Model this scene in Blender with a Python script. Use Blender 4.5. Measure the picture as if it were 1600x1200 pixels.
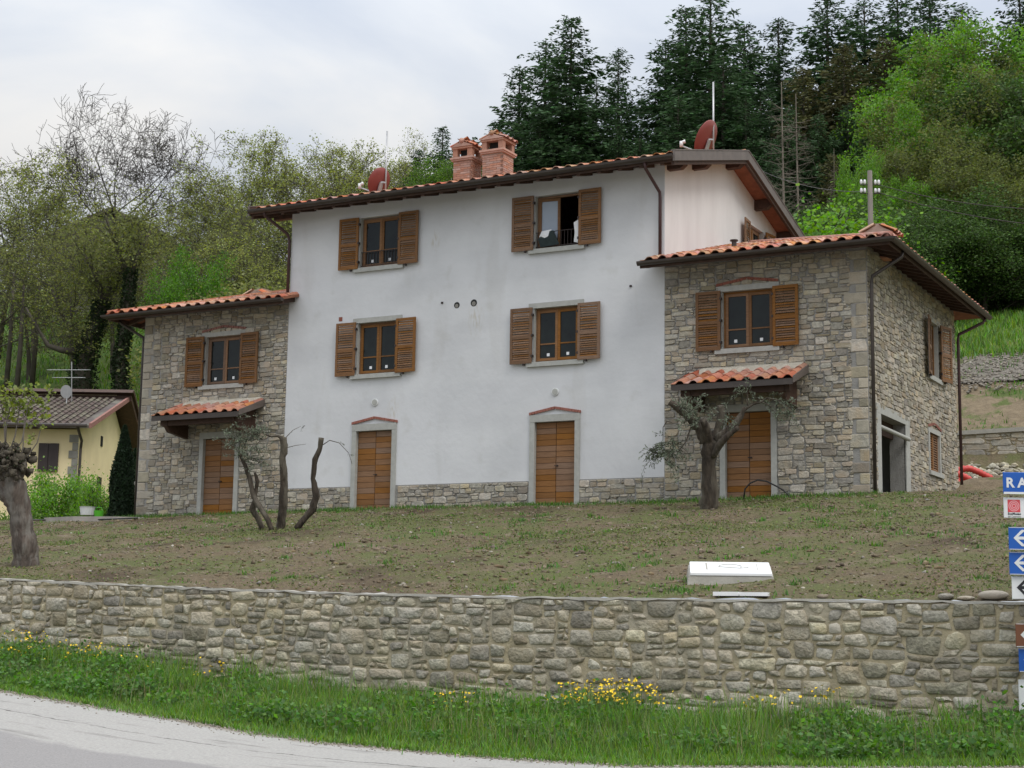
import bpy, math, random
import numpy as np
from mathutils import Matrix, Vector

for o in list(bpy.data.objects): bpy.data.objects.remove(o)
SC = bpy.context.scene
COL = SC.collection
RNG = random.Random(7)
NR = np.random.RandomState(7)
PI = math.pi

# ---------------------------------------------------------------- camera
YAW, PITCH, ROLL, FPX = 4.93077178e-01, 1.48183445e-01, 1.56290791e-02, 2497.234
CAM = np.array([15.72, -37.5, -3.2])
_f = np.array([-math.sin(YAW)*math.cos(PITCH), math.cos(YAW)*math.cos(PITCH), math.sin(PITCH)])
_r = np.array([math.cos(YAW), math.sin(YAW), 0.]); _u = np.cross(_r, _f)
AR = math.cos(ROLL)*_r + math.sin(ROLL)*_u
AU = -math.sin(ROLL)*_r + math.cos(ROLL)*_u
AF = _f
cam = bpy.data.cameras.new('camera'); camo = bpy.data.objects.new('camera', cam); COL.objects.link(camo)
camo.matrix_world = Matrix(((AR[0], AU[0], -AF[0], CAM[0]), (AR[1], AU[1], -AF[1], CAM[1]), (AR[2], AU[2], -AF[2], CAM[2]), (0, 0, 0, 1)))
cam.sensor_width = 36; cam.lens = FPX/1600*36; cam.clip_start = .1; cam.clip_end = 3000
SC.camera = camo
SC.render.resolution_x = 1024; SC.render.resolution_y = 768

# ---------------------------------------------------------------- sky, sun, exposure
SUN_EL, SUN_AZ = math.radians(52), math.radians(112)      # azimuth clockwise from +Y (towards +X)
W = bpy.data.worlds.new('World'); SC.world = W; W.use_nodes = True
nt = W.node_tree; nt.nodes.clear()
def wn(t, **k):
    n = nt.nodes.new(t)
    for a, b in k.items(): setattr(n, a, b)
    return n
out = wn('ShaderNodeOutputWorld'); bg = wn('ShaderNodeBackground'); bg.inputs['Strength'].default_value = .1
sky = wn('ShaderNodeTexSky', sky_type='NISHITA'); sky.sun_disc = False
sky.sun_elevation = SUN_EL; sky.sun_rotation = SUN_AZ; sky.air_density = 1.2; sky.dust_density = 2
tc = wn('ShaderNodeTexCoord'); mp = wn('ShaderNodeMapping'); mp.inputs['Scale'].default_value = (1.1, 1.1, 2.6)
mp.inputs['Location'].default_value = (.35, .1, .22)
nz = wn('ShaderNodeTexNoise'); nz.inputs['Scale'].default_value = 2.6; nz.inputs['Detail'].default_value = 7; nz.inputs['Roughness'].default_value = .5
nz.inputs['Distortion'].default_value = .3
cr = wn('ShaderNodeValToRGB')
cr.color_ramp.elements[0].position = .36; cr.color_ramp.elements[0].color = (.62, .685, .80, 1)
cr.color_ramp.elements[1].position = .62; cr.color_ramp.elements[1].color = (.99, .98, .965, 1)
e = cr.color_ramp.elements.new(.5); e.color = (.80, .84, .90, 1)
sc = wn('ShaderNodeVectorMath', operation='SCALE'); sc.inputs['Scale'].default_value = 9.0
mx = wn('ShaderNodeMix', data_type='RGBA'); mx.inputs[0].default_value = .96
# overcast sky: brighter towards the zenith (CIE overcast distribution)
sx = wn('ShaderNodeSeparateXYZ'); zr_ = wn('ShaderNodeMapRange'); zr_.inputs['From Min'].default_value = .24; zr_.inputs['From Max'].default_value = 1
zr_.inputs['To Min'].default_value = 8.0; zr_.inputs['To Max'].default_value = 25
L = nt.links.new
L(tc.outputs['Generated'], sx.inputs[0]); L(sx.outputs['Z'], zr_.inputs['Value']); L(zr_.outputs[0], sc.inputs['Scale']); L(tc.outputs['Generated'], mp.inputs[0]); L(mp.outputs[0], nz.inputs['Vector']); L(nz.outputs['Fac'], cr.inputs[0])
L(cr.outputs[0], sc.inputs[0]); L(sky.outputs[0], mx.inputs[6]); L(sc.outputs[0], mx.inputs[7])
L(mx.outputs[2], bg.inputs[0]); L(bg.outputs[0], out.inputs[0])
sl = bpy.data.lights.new('sun', 'SUN'); so = bpy.data.objects.new('sun', sl); COL.objects.link(so)
sl.energy = 1.5; sl.angle = math.radians(22); sl.color = (1, .96, .9)
sd = Vector((math.sin(SUN_AZ)*math.cos(SUN_EL), math.cos(SUN_AZ)*math.cos(SUN_EL), math.sin(SUN_EL)))
so.rotation_euler = sd.to_track_quat('Z', 'Y').to_euler(); so.location = (30, -20, 60)
SC.view_settings.view_transform = 'Standard'; SC.view_settings.look = 'None'
SC.view_settings.exposure = 0.0; SC.view_settings.gamma = 1; SC.view_settings.use_curve_mapping = False

# ---------------------------------------------------------------- helpers
def P(px, py, d):
    """world point at depth d (metres along the view axis) seen at photo pixel px, py"""
    return CAM + d*(AF + (px-800)/FPX*AR + (600-py)/FPX*AU)
def PY(px, py, y):
    r = AF + (px-800)/FPX*AR + (600-py)/FPX*AU
    return CAM + (y-CAM[1])/r[1]*r

class MB:
    def __init__(s): s.v = []; s.f = []; s.uv = None
    def add(s, vs, fs):
        n = len(s.v); s.v += [tuple(map(float, p)) for p in vs]; s.f += [tuple(i+n for i in f) for f in fs]
    def box(s, x0, x1, y0, y1, z0, z1):
        s.add([(x0,y0,z0),(x1,y0,z0),(x1,y1,z0),(x0,y1,z0),(x0,y0,z1),(x1,y0,z1),(x1,y1,z1),(x0,y1,z1)],
              [(3,2,1,0),(4,5,6,7),(0,1,5,4),(1,2,6,5),(2,3,7,6),(3,0,4,7)])
    def prism(s, poly, a, b, axis):
        """poly in the two other axes (order x,y,z without axis), extruded a..b"""
        n = len(poly); vs = []
        for t in (a, b):
            for p in poly:
                q = list(p); q.insert(axis, t); vs.append(q)
        s.add(vs, [tuple(range(n))[::-1], tuple(range(n, 2*n))]+[(i, (i+1) % n, n+(i+1) % n, n+i) for i in range(n)])
    def tube(s, pts, rad, n=8, cap=True, wob=0, rng=RNG):
        pts = [np.array(p, float) for p in pts]
        if not hasattr(rad, '__len__'): rad = [rad]*len(pts)
        vs = []; ref = None
        for i, p in enumerate(pts):
            t = pts[min(i+1, len(pts)-1)]-pts[max(i-1, 0)]; t = t/(np.linalg.norm(t)+1e-9)
            if ref is None: ref = np.array([1., 0, 0]) if abs(t[0]) < .8 else np.array([0, 1., 0])
            a = np.cross(t, ref); a /= np.linalg.norm(a)+1e-9; b = np.cross(a, t); ref = b*1.0
            ref = np.cross(t, a)
            for k in range(n):
                an = 2*PI*k/n; r = rad[i]*(1+(rng.uniform(-wob, wob) if wob else 0))
                vs.append(p+r*(math.cos(an)*a+math.sin(an)*np.cross(t, a)))
            ref = -np.cross(t, a) if False else np.cross(a, t)
        fs = [(i*n+k, i*n+(k+1) % n, (i+1)*n+(k+1) % n, (i+1)*n+k) for i in range(len(pts)-1) for k in range(n)]
        if cap: fs += [tuple(range(n))[::-1], tuple(range((len(pts)-1)*n, len(pts)*n))]
        s.add(vs, fs)
    def disc(s, c, r, nrm, depth=.02, n=20):
        c = np.array(c, float); nrm = np.array(nrm, float); s.tube([c, c+nrm*depth], [r, r], n)
    def build(s, name, m, parent=None, mw=None, smooth=False):
        me = bpy.data.meshes.new(name); me.from_pydata(s.v, [], s.f); me.update()
        if smooth: me.polygons.foreach_set('use_smooth', [True]*len(me.polygons))
        if m: me.materials.append(m)
        return link(name, me, parent, mw)

def link(name, me, parent=None, mw=None):
    o = bpy.data.objects.new(name, me); COL.objects.link(o)
    if parent: o.parent = parent
    if mw is not None: o.matrix_local = mw
    return o
def tag(o, label=None, cat=None, group=None, kind=None):
    for k, v in (('label', label), ('category', cat), ('group', group), ('kind', kind)):
        if v: o[k] = v
    return o
def empty(name, loc=(0, 0, 0), rz=0, **k):
    o = bpy.data.objects.new(name, None); COL.objects.link(o); o.location = loc; o.rotation_euler = (0, 0, rz)
    return tag(o, **k)
def mesh_np(name, V, F, mat, smooth=False, attr=None, uv=None):
    """V (n,3), F (m,k) all of one size k"""
    me = bpy.data.meshes.new(name); F = np.asarray(F, np.int32); m, k = F.shape
    me.vertices.add(len(V)); me.vertices.foreach_set('co', np.asarray(V, np.float32).ravel())
    me.loops.add(m*k); me.loops.foreach_set('vertex_index', F.ravel())
    me.polygons.add(m); me.polygons.foreach_set('loop_start', np.arange(0, m*k, k, dtype=np.int32))
    try: me.polygons.foreach_set('loop_total', np.full(m, k, np.int32))
    except Exception: pass
    if smooth: me.polygons.foreach_set('use_smooth', np.ones(m, bool))
    me.materials.append(mat)
    if attr is not None:
        a = me.attributes.new('rnd', 'FLOAT', 'FACE'); a.data.foreach_set('value', np.asarray(attr, np.float32))
    me.update(calc_edges=True)
    if uv is not None:
        l = me.uv_layers.new(name='UVMap'); l.data.foreach_set('uv', np.asarray(uv, np.float32)[F.ravel()].ravel())
    return me

# ---------------------------------------------------------------- materials
def mat(name, c1, c2=None, scale=3., detail=5, rough=.8, bump=0., bscale=None, vary=0., stretch=(1, 1, 1), metal=0., spec=.4,
        c3=None, cscale=None, trans=0., ramp=(.3, .7), coord='P', hue=0.):
    m = bpy.data.materials.new(name); m.use_nodes = True; t = m.node_tree; N = t.nodes; K = t.links.new
    b = N['Principled BSDF']; b.inputs['Roughness'].default_value = rough; b.inputs['Metallic'].default_value = metal
    b.inputs['Specular IOR Level'].default_value = spec
    if c2 is None: c2 = tuple(x*.8 for x in c1)
    if coord == 'P': vec = N.new('ShaderNodeNewGeometry').outputs['Position']
    elif coord == 'UV': vec = N.new('ShaderNodeTexCoord').outputs['UV']
    else: vec = N.new('ShaderNodeTexCoord').outputs['Object']
    mpn = N.new('ShaderNodeMapping'); mpn.inputs['Scale'].default_value = stretch; K(vec, mpn.inputs[0])
    if vary:
        oi = N.new('ShaderNodeObjectInfo'); at = N.new('ShaderNodeAttribute'); at.attribute_name = 'rnd'
        ad = N.new('ShaderNodeMath'); ad.operation = 'ADD'; K(oi.outputs['Random'], ad.inputs[0]); K(at.outputs['Fac'], ad.inputs[1])
        fr = N.new('ShaderNodeMath'); fr.operation = 'FRACT'; K(ad.outputs[0], fr.inputs[0]); R = fr.outputs[0]
        mul = N.new('ShaderNodeVectorMath'); mul.operation = 'SCALE'; mul.inputs[0].default_value = (37, 53, 71); K(R, mul.inputs['Scale'])
        ad2 = N.new('ShaderNodeVectorMath'); ad2.operation = 'ADD'; K(mpn.outputs[0], ad2.inputs[0]); K(mul.outputs[0], ad2.inputs[1]); vv = ad2.outputs[0]
    else: vv = mpn.outputs[0]
    n = N.new('ShaderNodeTexNoise'); n.inputs['Scale'].default_value = scale; n.inputs['Detail'].default_value = detail; n.inputs['Roughness'].default_value = .6
    K(vv, n.inputs['Vector'])
    r = N.new('ShaderNodeValToRGB'); r.color_ramp.elements[0].position = ramp[0]; r.color_ramp.elements[1].position = ramp[1]
    r.color_ramp.elements[0].color = (*c2, 1); r.color_ramp.elements[1].color = (*c1, 1); K(n.outputs['Fac'], r.inputs[0]); col = r.outputs[0]
    if c3 is not None:
        n3 = N.new('ShaderNodeTexNoise'); n3.inputs['Scale'].default_value = cscale or scale/6; n3.inputs['Detail'].default_value = 4; K(vv, n3.inputs['Vector'])
        r3 = N.new('ShaderNodeValToRGB'); r3.color_ramp.elements[0].position = .45; r3.color_ramp.elements[1].position = .62; K(n3.outputs['Fac'], r3.inputs[0])
        x = N.new('ShaderNodeMix'); x.data_type = 'RGBA'; K(r3.outputs[0], x.inputs[0]); K(col, x.inputs[6]); x.inputs[7].default_value = (*c3, 1); col = x.outputs[2]
    if vary:
        hs = N.new('ShaderNodeHueSaturation'); mr = N.new('ShaderNodeMapRange'); mr.inputs['To Min'].default_value = 1-vary; mr.inputs['To Max'].default_value = 1+vary
        K(R, mr.inputs['Value']); K(mr.outputs[0], hs.inputs['Value']); K(col, hs.inputs['Color'])
        m2 = N.new('ShaderNodeMath'); m2.operation = 'MULTIPLY'; m2.inputs[1].default_value = 7.31; K(R, m2.inputs[0])
        f2 = N.new('ShaderNodeMath'); f2.operation = 'FRACT'; K(m2.outputs[0], f2.inputs[0])
        if hue:
            mh = N.new('ShaderNodeMapRange'); mh.inputs['To Min'].default_value = .5-hue; mh.inputs['To Max'].default_value = .5+hue
            K(f2.outputs[0], mh.inputs['Value']); K(mh.outputs[0], hs.inputs['Hue'])
        ms = N.new('ShaderNodeMapRange'); ms.inputs['To Min'].default_value = .75; ms.inputs['To Max'].default_value = 1.25
        m3 = N.new('ShaderNodeMath'); m3.operation = 'MULTIPLY'; m3.inputs[1].default_value = 13.7; K(R, m3.inputs[0])
        f3 = N.new('ShaderNodeMath'); f3.operation = 'FRACT'; K(m3.outputs[0], f3.inputs[0]); K(f3.outputs[0], ms.inputs['Value']); K(ms.outputs[0], hs.inputs['Saturation'])
        col = hs.outputs[0]
    K(col, b.inputs['Base Color'])
    if bump:
        nb = N.new('ShaderNodeTexNoise'); nb.inputs['Scale'].default_value = bscale or scale*4; nb.inputs['Detail'].default_value = 6; K(vv, nb.inputs['Vector'])
        bn = N.new('ShaderNodeBump'); bn.inputs['Strength'].default_value = 1; bn.inputs['Distance'].default_value = bump
        K(nb.outputs['Fac'], bn.inputs['Height']); K(bn.outputs[0], b.inputs['Normal'])
    if trans:
        tr = N.new('ShaderNodeBsdfTranslucent'); K(col, tr.inputs[0]); mxs = N.new('ShaderNodeMixShader'); mxs.inputs[0].default_value = trans
        K(b.outputs[0], mxs.inputs[1]); K(tr.outputs[0], mxs.inputs[2]); K(mxs.outputs[0], N['Material Output'].inputs[0])
    m['col'] = 1
    return m

M = {}
M['plaster'] = mat('plaster', (.60, .615, .64), (.52, .53, .55), .9, 6, .9, .004, 9, c3=(.63, .64, .66), cscale=.35, ramp=(.25, .75))
M['plaster_sunlit'] = mat('plaster_sunlit', (.70, .69, .68), (.60, .585, .575), 1.6, 6, .9, .004, 9, stretch=(1, 1, .25), ramp=(.25, .75))  # streaky gable plaster; sunlit side painted in as a lighter, warmer tone
def plaster():
    m = mat('plaster', (.64, .645, .655), (.55, .555, .565), .9, 6, .9, .006, 7, c3=(.665, .67, .68), cscale=.35, ramp=(.25, .75)); t = m.node_tree; N = t.nodes; K = t.links.new
    b = N['Principled BSDF']; col = b.inputs['Base Color'].links[0].from_socket; pos = N.new('ShaderNodeNewGeometry').outputs['Position']
    def mul(c, f, k):
        x = N.new('ShaderNodeMix'); x.data_type = 'RGBA'; x.blend_type = 'MULTIPLY'; K(f, x.inputs[0]); K(c, x.inputs[6]); x.inputs[7].default_value = (*k, 1); return x.outputs[2]
    def nz_(st, sc_, d, lo, hi):
        mm = N.new('ShaderNodeMapping'); mm.inputs['Scale'].default_value = st; K(pos, mm.inputs[0]); n = N.new('ShaderNodeTexNoise'); n.inputs['Scale'].default_value = sc_; n.inputs['Detail'].default_value = d
        K(mm.outputs[0], n.inputs['Vector']); r_ = N.new('ShaderNodeMapRange'); r_.inputs['From Min'].default_value = lo; r_.inputs['From Max'].default_value = hi; K(n.outputs['Fac'], r_.inputs['Value']); return r_.outputs[0]
    col = mul(col, nz_((.10, 1, .75), 1.0, 5, .47, .56), (.955, .955, .96))
    col = mul(col, nz_((.5, 1, .12), 2.2, 5, .58, .66), (.95, .945, .935)); col = mul(col, nz_((1, 1, 1), 1.6, 8, .60, .70), (.93, .925, .91))
    for (x, z, r_) in ((-6.95, 7.35, .32), (-9.95, 7.9, .2), (-5.6, 5.0, .5), (-8.2, 2.6, .4)):
        sb = N.new('ShaderNodeVectorMath'); sb.operation = 'SUBTRACT'; K(pos, sb.inputs[0]); sb.inputs[1].default_value = (x, 0, z); sc_ = N.new('ShaderNodeVectorMath'); sc_.operation = 'MULTIPLY'; sc_.inputs[1].default_value = (1.6, 0, .8); K(sb.outputs[0], sc_.inputs[0])
        ln = N.new('ShaderNodeVectorMath'); ln.operation = 'LENGTH'; K(sc_.outputs[0], ln.inputs[0]); mr = N.new('ShaderNodeMapRange'); mr.inputs['From Min'].default_value = r_; mr.inputs['From Max'].default_value = 0; K(ln.outputs['Value'], mr.inputs['Value'])
        mm = N.new('ShaderNodeMath'); mm.operation = 'MULTIPLY'; K(mr.outputs[0], mm.inputs[0]); K(nz_((3, 1, .7), 6, 5, .45, .65), mm.inputs[1]); col = mul(col, mm.outputs[0], (.80, .74, .62))
    K(col, b.inputs['Base Color']); return m
M['plaster'] = plaster()
M['mortar'] = mat('mortar', (.315, .305, .285), (.235, .225, .21), 6, 6, .95, .012, 30)
M['mortar_sand'] = mat('mortar_sand', (.44, .375, .245), (.33, .28, .185), 5, 6, .95, .02, 25, c3=(.37, .33, .25), cscale=.8)
M['stone'] = mat('house_stone', (.43, .395, .325), (.265, .245, .205), 11, 9, .9, .018, 30, vary=.33, hue=.012, c3=(.37, .315, .235), cscale=2.6, ramp=(.36, .64))
M['quoin'] = mat('quoin_stone', (.41, .36, .28), (.29, .26, .205), 5, 6, .9, .01, 26, vary=.22, hue=.014)
M['field'] = mat('field_stone', (.455, .42, .33), (.25, .23, .18), 13, 12, .92, .035, 22, vary=.36, hue=.010, c3=(.34, .30, .22), cscale=3, ramp=(.36, .64))
M['pale'] = mat('pale_stone', (.50, .46, .38), (.36, .33, .27), 6, 6, .9, .012, 22)
M['cut'] = mat('cut_stone', (.42, .42, .39), (.34, .34, .315), 8, 5, .85, .002, 60)
M['wood'] = mat('varnished_wood', (.24, .128, .060), (.14, .070, .033), 9, 5, .6, .001, 40, vary=.22, stretch=(.6, .6, 6), spec=.25)
M['plank'] = mat('door_plank', (.265, .138, .062), (.18, .088, .038), 7, 5, .6, .001, 40, vary=.10, stretch=(.5, .5, 7), spec=.25)
M['dark_wood'] = mat('dark_wood', (.085, .045, .03), (.045, .025, .018), 8, 4, .7)
M['soffit'] = mat('soffit_tiles', (.30, .12, .065), (.2, .08, .045), 5, 4, .8)
M['metal_brown'] = mat('brown_metal', (.075, .062, .055), (.055, .045, .04), 3, 3, .45, metal=.3)
M['pipe_brown'] = mat('downpipe_paint', (.085, .045, .045), (.06, .032, .032), 3, 3, .45, metal=.2)
M['trim'] = mat('rake_flashing', (.17, .14, .125), (.12, .10, .09), 3, 3, .5, metal=.3)
M['tile'] = mat('roof_tile', (.50, .225, .135), (.36, .145, .085), 6, 5, .85, .003, 40, vary=.24, hue=.02, c3=(.42, .24, .16), cscale=4)
M['tile_new'] = mat('new_roof_tile', (.43, .205, .135), (.32, .14, .09), 6, 5, .8, .003, 40, vary=.2, hue=.015)
M['brick'] = mat('brick', (.47, .285, .22), (.37, .21, .16), 9, 4, .9, .003, 50, vary=.15)
M['brick_mortar'] = mat('brick_mortar', (.40, .30, .25), (.32, .24, .2), 8, 4, .95)
M['cotto'] = mat('cotto_strip', (.30, .13, .10), (.22, .09, .07), 8, 4, .9, vary=.2)
M['glass'] = mat('window_glass', (.014, .019, .017), (.008, .010, .010), 3, 3, .06, .006, 1.3, spec=.34)
M['glass_sky'] = mat('sky_reflection_glass', (.33, .38, .46), (.29, .34, .42), 2, 2, .08, spec=.5)  # sky reflection painted into the pane as a pale blue base colour
M['white'] = mat('white_paper', (.82, .82, .82), (.74, .75, .77), 6, 3, .7)
M['iron'] = mat('wrought_iron', (.06, .045, .04), (.04, .03, .03), 5, 3, .5, metal=.4)
M['dark'] = mat('dark_interior', (.02, .02, .02), (.015, .015, .015), 3, 2, .9)
M['dish_red'] = mat('dish_red', (.24, .055, .045), (.2, .045, .04), 2, 3, .45)
M['galv'] = mat('galvanised', (.5, .5, .5), (.42, .42, .43), 6, 3, .4, metal=.5)
M['bark'] = mat('bark', (.085, .066, .048), (.022, .017, .013), 10, 9, .95, .08, 12, stretch=(1, 1, .22), c3=(.12, .105, .08), cscale=3)
M['bark_pale'] = mat('bark_pollard', (.14, .11, .09), (.045, .036, .03), 9, 8, .95, .06, 14, stretch=(1, 1, .25), c3=(.17, .155, .135), cscale=8)
M['bark_far'] = mat('bark_far', (.095, .082, .065), (.055, .047, .038), 2, 3, .95)
M['bark_dead'] = mat('bark_dead', (.22, .185, .15), (.13, .11, .09), 2, 3, .95)
def leaf(name, c, vary=.3, hue=.02, trans=.25): return mat(name, c, tuple(x*.72 for x in c), .35, 3, .7, vary=vary, hue=hue, trans=trans, spec=.2)
M['needle'] = leaf('needles', (.062, .118, .048), .45, .015, .2)
M['needle_brown'] = leaf('needles_brown', (.125, .125, .050), .4, .02, .2)
M['leaf_bright'] = leaf('leaves_bright', (.19, .38, .048), .38, trans=.42)
M['leaf_mid'] = leaf('leaves_mid', (.14, .25, .04), trans=.42)
M['leaf_olive'] = leaf('leaves_olive_brown', (.175, .21, .058), .35, trans=.4)
M['leaf_dark'] = leaf('leaves_dark', (.09, .16, .04), .38, trans=.34)
M['leaf_young'] = leaf('leaves_young', (.33, .37, .095), .4, .02, .42)
M['leaf_young2'] = leaf('leaves_young_dull', (.225, .25, .075), .4, .02, .42)
M['leaf_vivid'] = leaf('leaves_vivid', (.13, .30, .028), .35, .012, trans=.4)
M['ivy'] = leaf('ivy', (.03, .05, .02))
M['olive_leaf'] = leaf('olive_leaf', (.17, .20, .14), .3, .015, .15)
M['vine'] = leaf('vine_leaf', (.26, .32, .07), .25, .02, .35)
M['grass'] = leaf('verge_grass', (.175, .32, .055), .42, .035, .4)
M['grass_dry'] = leaf('dry_grass', (.30, .27, .14), .2, .01, .2)
M['weed'] = leaf('weed_leaf', (.12, .25, .05), .3, .02, .35)
M['weed_small'] = leaf('seedling_leaf', (.17, .21, .07), .3, .03, .25)
M['flower'] = mat('buttercup_petal', (.85, .60, .02), (.75, .48, .01), 3, 2, .6)
M['cypress'] = leaf('cypress_foliage', (.026, .048, .022), .3, .01, .05)
M['yellow'] = mat('yellow_plaster', (.82, .69, .42), (.72, .60, .36), 1.2, 4, .9)
M['old_roof'] = mat('old_roof', (.115, .09, .08), (.07, .055, .05), 2.2, 6, .9, vary=.3, c3=(.15, .14, .11), cscale=1.2)
M['shut_dark'] = mat('dark_shutter', (.045, .032, .032), (.035, .025, .025), 3, 3, .6)
M['grey_stone'] = mat('grey_trim', (.28, .27, .24), (.2, .19, .17), 3, 4, .9)
M['concrete'] = mat('concrete', (.40, .38, .33), (.30, .285, .25), 5, 6, .9, .006, 30)
M['whitewash'] = mat('white_cover', (.80, .80, .80), (.70, .71, .72), 2, 4, .6)
M['clod'] = mat('soil_clod', (.205, .16, .105), (.12, .092, .06), 8, 5, .95, vary=.3, hue=.01)
M['pebble'] = mat('pale_pebble', (.36, .33, .28), (.24, .215, .18), 8, 3, .9, vary=.4)
M['red_pipe'] = mat('red_conduit', (.62, .065, .05), (.48, .045, .04), 8, 3, .45)
M['black_pipe'] = mat('black_pipe', (.02, .02, .02), (.015, .015, .015), 3, 2, .4)
M['blue'] = mat('sign_blue', (.012, .10, .42), (.010, .085, .37), 3, 3, .4)
M['sign_white'] = mat('sign_white', (.72, .73, .72), (.64, .65, .65), 3, 3, .4)
M['sign_brown'] = mat('sign_brown', (.17, .065, .03), (.14, .055, .025), 3, 3, .4)
M['sign_red'] = mat('sign_red', (.60, .07, .08), (.55, .06, .07), 3, 3, .4)
M['sign_pink'] = mat('sign_pink', (.72, .33, .35), (.68, .3, .32), 3, 3, .4)
M['sign_black'] = mat('sign_black', (.02, .02, .025), (.015, .015, .02), 3, 3, .4)
M['sign_pale'] = mat('sign_pale_blue', (.35, .45, .70), (.3, .4, .65), 3, 3, .4)
M['pole_wood'] = mat('pole_wood', (.20, .175, .15), (.13, .115, .10), 3, 5, .9, stretch=(1, 1, .2))
M['porcelain'] = mat('porcelain', (.75, .75, .75), (.7, .7, .72), 3, 2, .25)
M['green_plastic'] = mat('green_plastic', (.10, .45, .03), (.08, .4, .025), 3, 2, .4)
M['tarp'] = mat('pale_slab', (.36, .33, .30), (.27, .245, .22), 3, 5, .9, .005, 20)
M['moss'] = mat('pollard_moss', (.10, .085, .06), (.05, .042, .032), 12, 5, .95, .04, 18)

# ground materials: two-colour mixes with world-space masks
def ground_mat(name, layers, bump=.03, bscale=9):
    """layers: (c1, c2, fine scale, mask scale, lo, hi); first one is the base"""
    m = bpy.data.materials.new(name); m.use_nodes = True; t = m.node_tree; N = t.nodes; K = t.links.new
    b = N['Principled BSDF']; b.inputs['Roughness'].default_value = .95; b.inputs['Specular IOR Level'].default_value = .15
    pos = N.new('ShaderNodeNewGeometry').outputs['Position']; col = None
    for i, (c1, c2, fs, msc, lo, hi) in enumerate(layers):
        n = N.new('ShaderNodeTexNoise'); n.inputs['Scale'].default_value = fs; n.inputs['Detail'].default_value = 8; n.inputs['Roughness'].default_value = .7; K(pos, n.inputs['Vector'])
        r = N.new('ShaderNodeValToRGB'); r.color_ramp.elements[0].position = .35; r.color_ramp.elements[1].position = .65
        r.color_ramp.elements[0].color = (*c2, 1); r.color_ramp.elements[1].color = (*c1, 1); K(n.outputs['Fac'], r.inputs[0])
        if col is None: col = r.outputs[0]; continue
        k = N.new('ShaderNodeTexNoise'); k.inputs['Scale'].default_value = msc; k.inputs['Detail'].default_value = 7; k.inputs['Roughness'].default_value = .65
        sh = N.new('ShaderNodeVectorMath'); sh.operation = 'ADD'; sh.inputs[1].default_value = (17*i, 5*i, 0); K(pos, sh.inputs[0]); K(sh.outputs[0], k.inputs['Vector'])
        rk = N.new('ShaderNodeMapRange'); rk.inputs['From Min'].default_value = lo; rk.inputs['From Max'].default_value = hi; K(k.outputs['Fac'], rk.inputs['Value'])
        x = N.new('ShaderNodeMix'); x.data_type = 'RGBA'; K(rk.outputs[0], x.inputs[0]); K(col, x.inputs[6]); K(r.outputs[0], x.inputs[7]); col = x.outputs[2]
    K(col, b.inputs['Base Color'])
    nb = N.new('ShaderNodeTexNoise'); nb.inputs['Scale'].default_value = bscale; nb.inputs['Detail'].default_value = 9; nb.inputs['Roughness'].default_value = .7; K(pos, nb.inputs['Vector'])
    bn = N.new('ShaderNodeBump'); bn.inputs['Distance'].default_value = bump; K(nb.outputs['Fac'], bn.inputs['Height']); K(bn.outputs[0], b.inputs['Normal'])
    return m
M['gravel_stone'] = mat('gravel_stone', (.30, .27, .225), (.20, .175, .145), 8, 3, .9, vary=.4)
SOIL = ((.21, .165, .105), (.115, .09, .058))
M['garden'] = ground_mat('garden_soil', [(*SOIL, 14, 0, 0, 0), ((.15, .165, .062), (.105, .11, .05), 22, .45, .42, .58), ((.25, .205, .145), (.17, .135, .09), 25, 1.3, .56, .66), ((.115, .085, .058), (.07, .052, .036), 18, .32, .56, .68)], .11, 7)
M['meadow'] = ground_mat('hill_meadow', [((.13, .20, .05), (.085, .135, .038), 1.2, 0, 0, 0), ((.135, .14, .05), (.10, .10, .045), 1.5, .12, .5, .62), ((.055, .075, .028), (.04, .055, .02), 1, .09, .56, .64)], .25, 1.5)
M['meadow_bright'] = ground_mat('bright_meadow', [((.135, .21, .04), (.09, .15, .03), 2.5, 0, 0, 0), ((.19, .20, .06), (.13, .15, .04), 2.5, .3, .52, .62)], .15, 4)
M['bank'] = ground_mat('soil_bank', [((.235, .185, .12), (.155, .12, .08), 4, 0, 0, 0), ((.11, .145, .045), (.085, .10, .035), 6, .8, .52, .60)], .08, 5)
M['gravel_bank'] = ground_mat('gravel_bank', [((.26, .235, .20), (.13, .115, .095), 7, 0, 0, 0), ((.13, .15, .06), (.1, .11, .05), 6, .6, .56, .64)], .12, 6)
M['verge'] = ground_mat('verge_soil', [((.09, .10, .035), (.05, .06, .025), 6, 0, 0, 0)], .03, 9)

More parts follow.
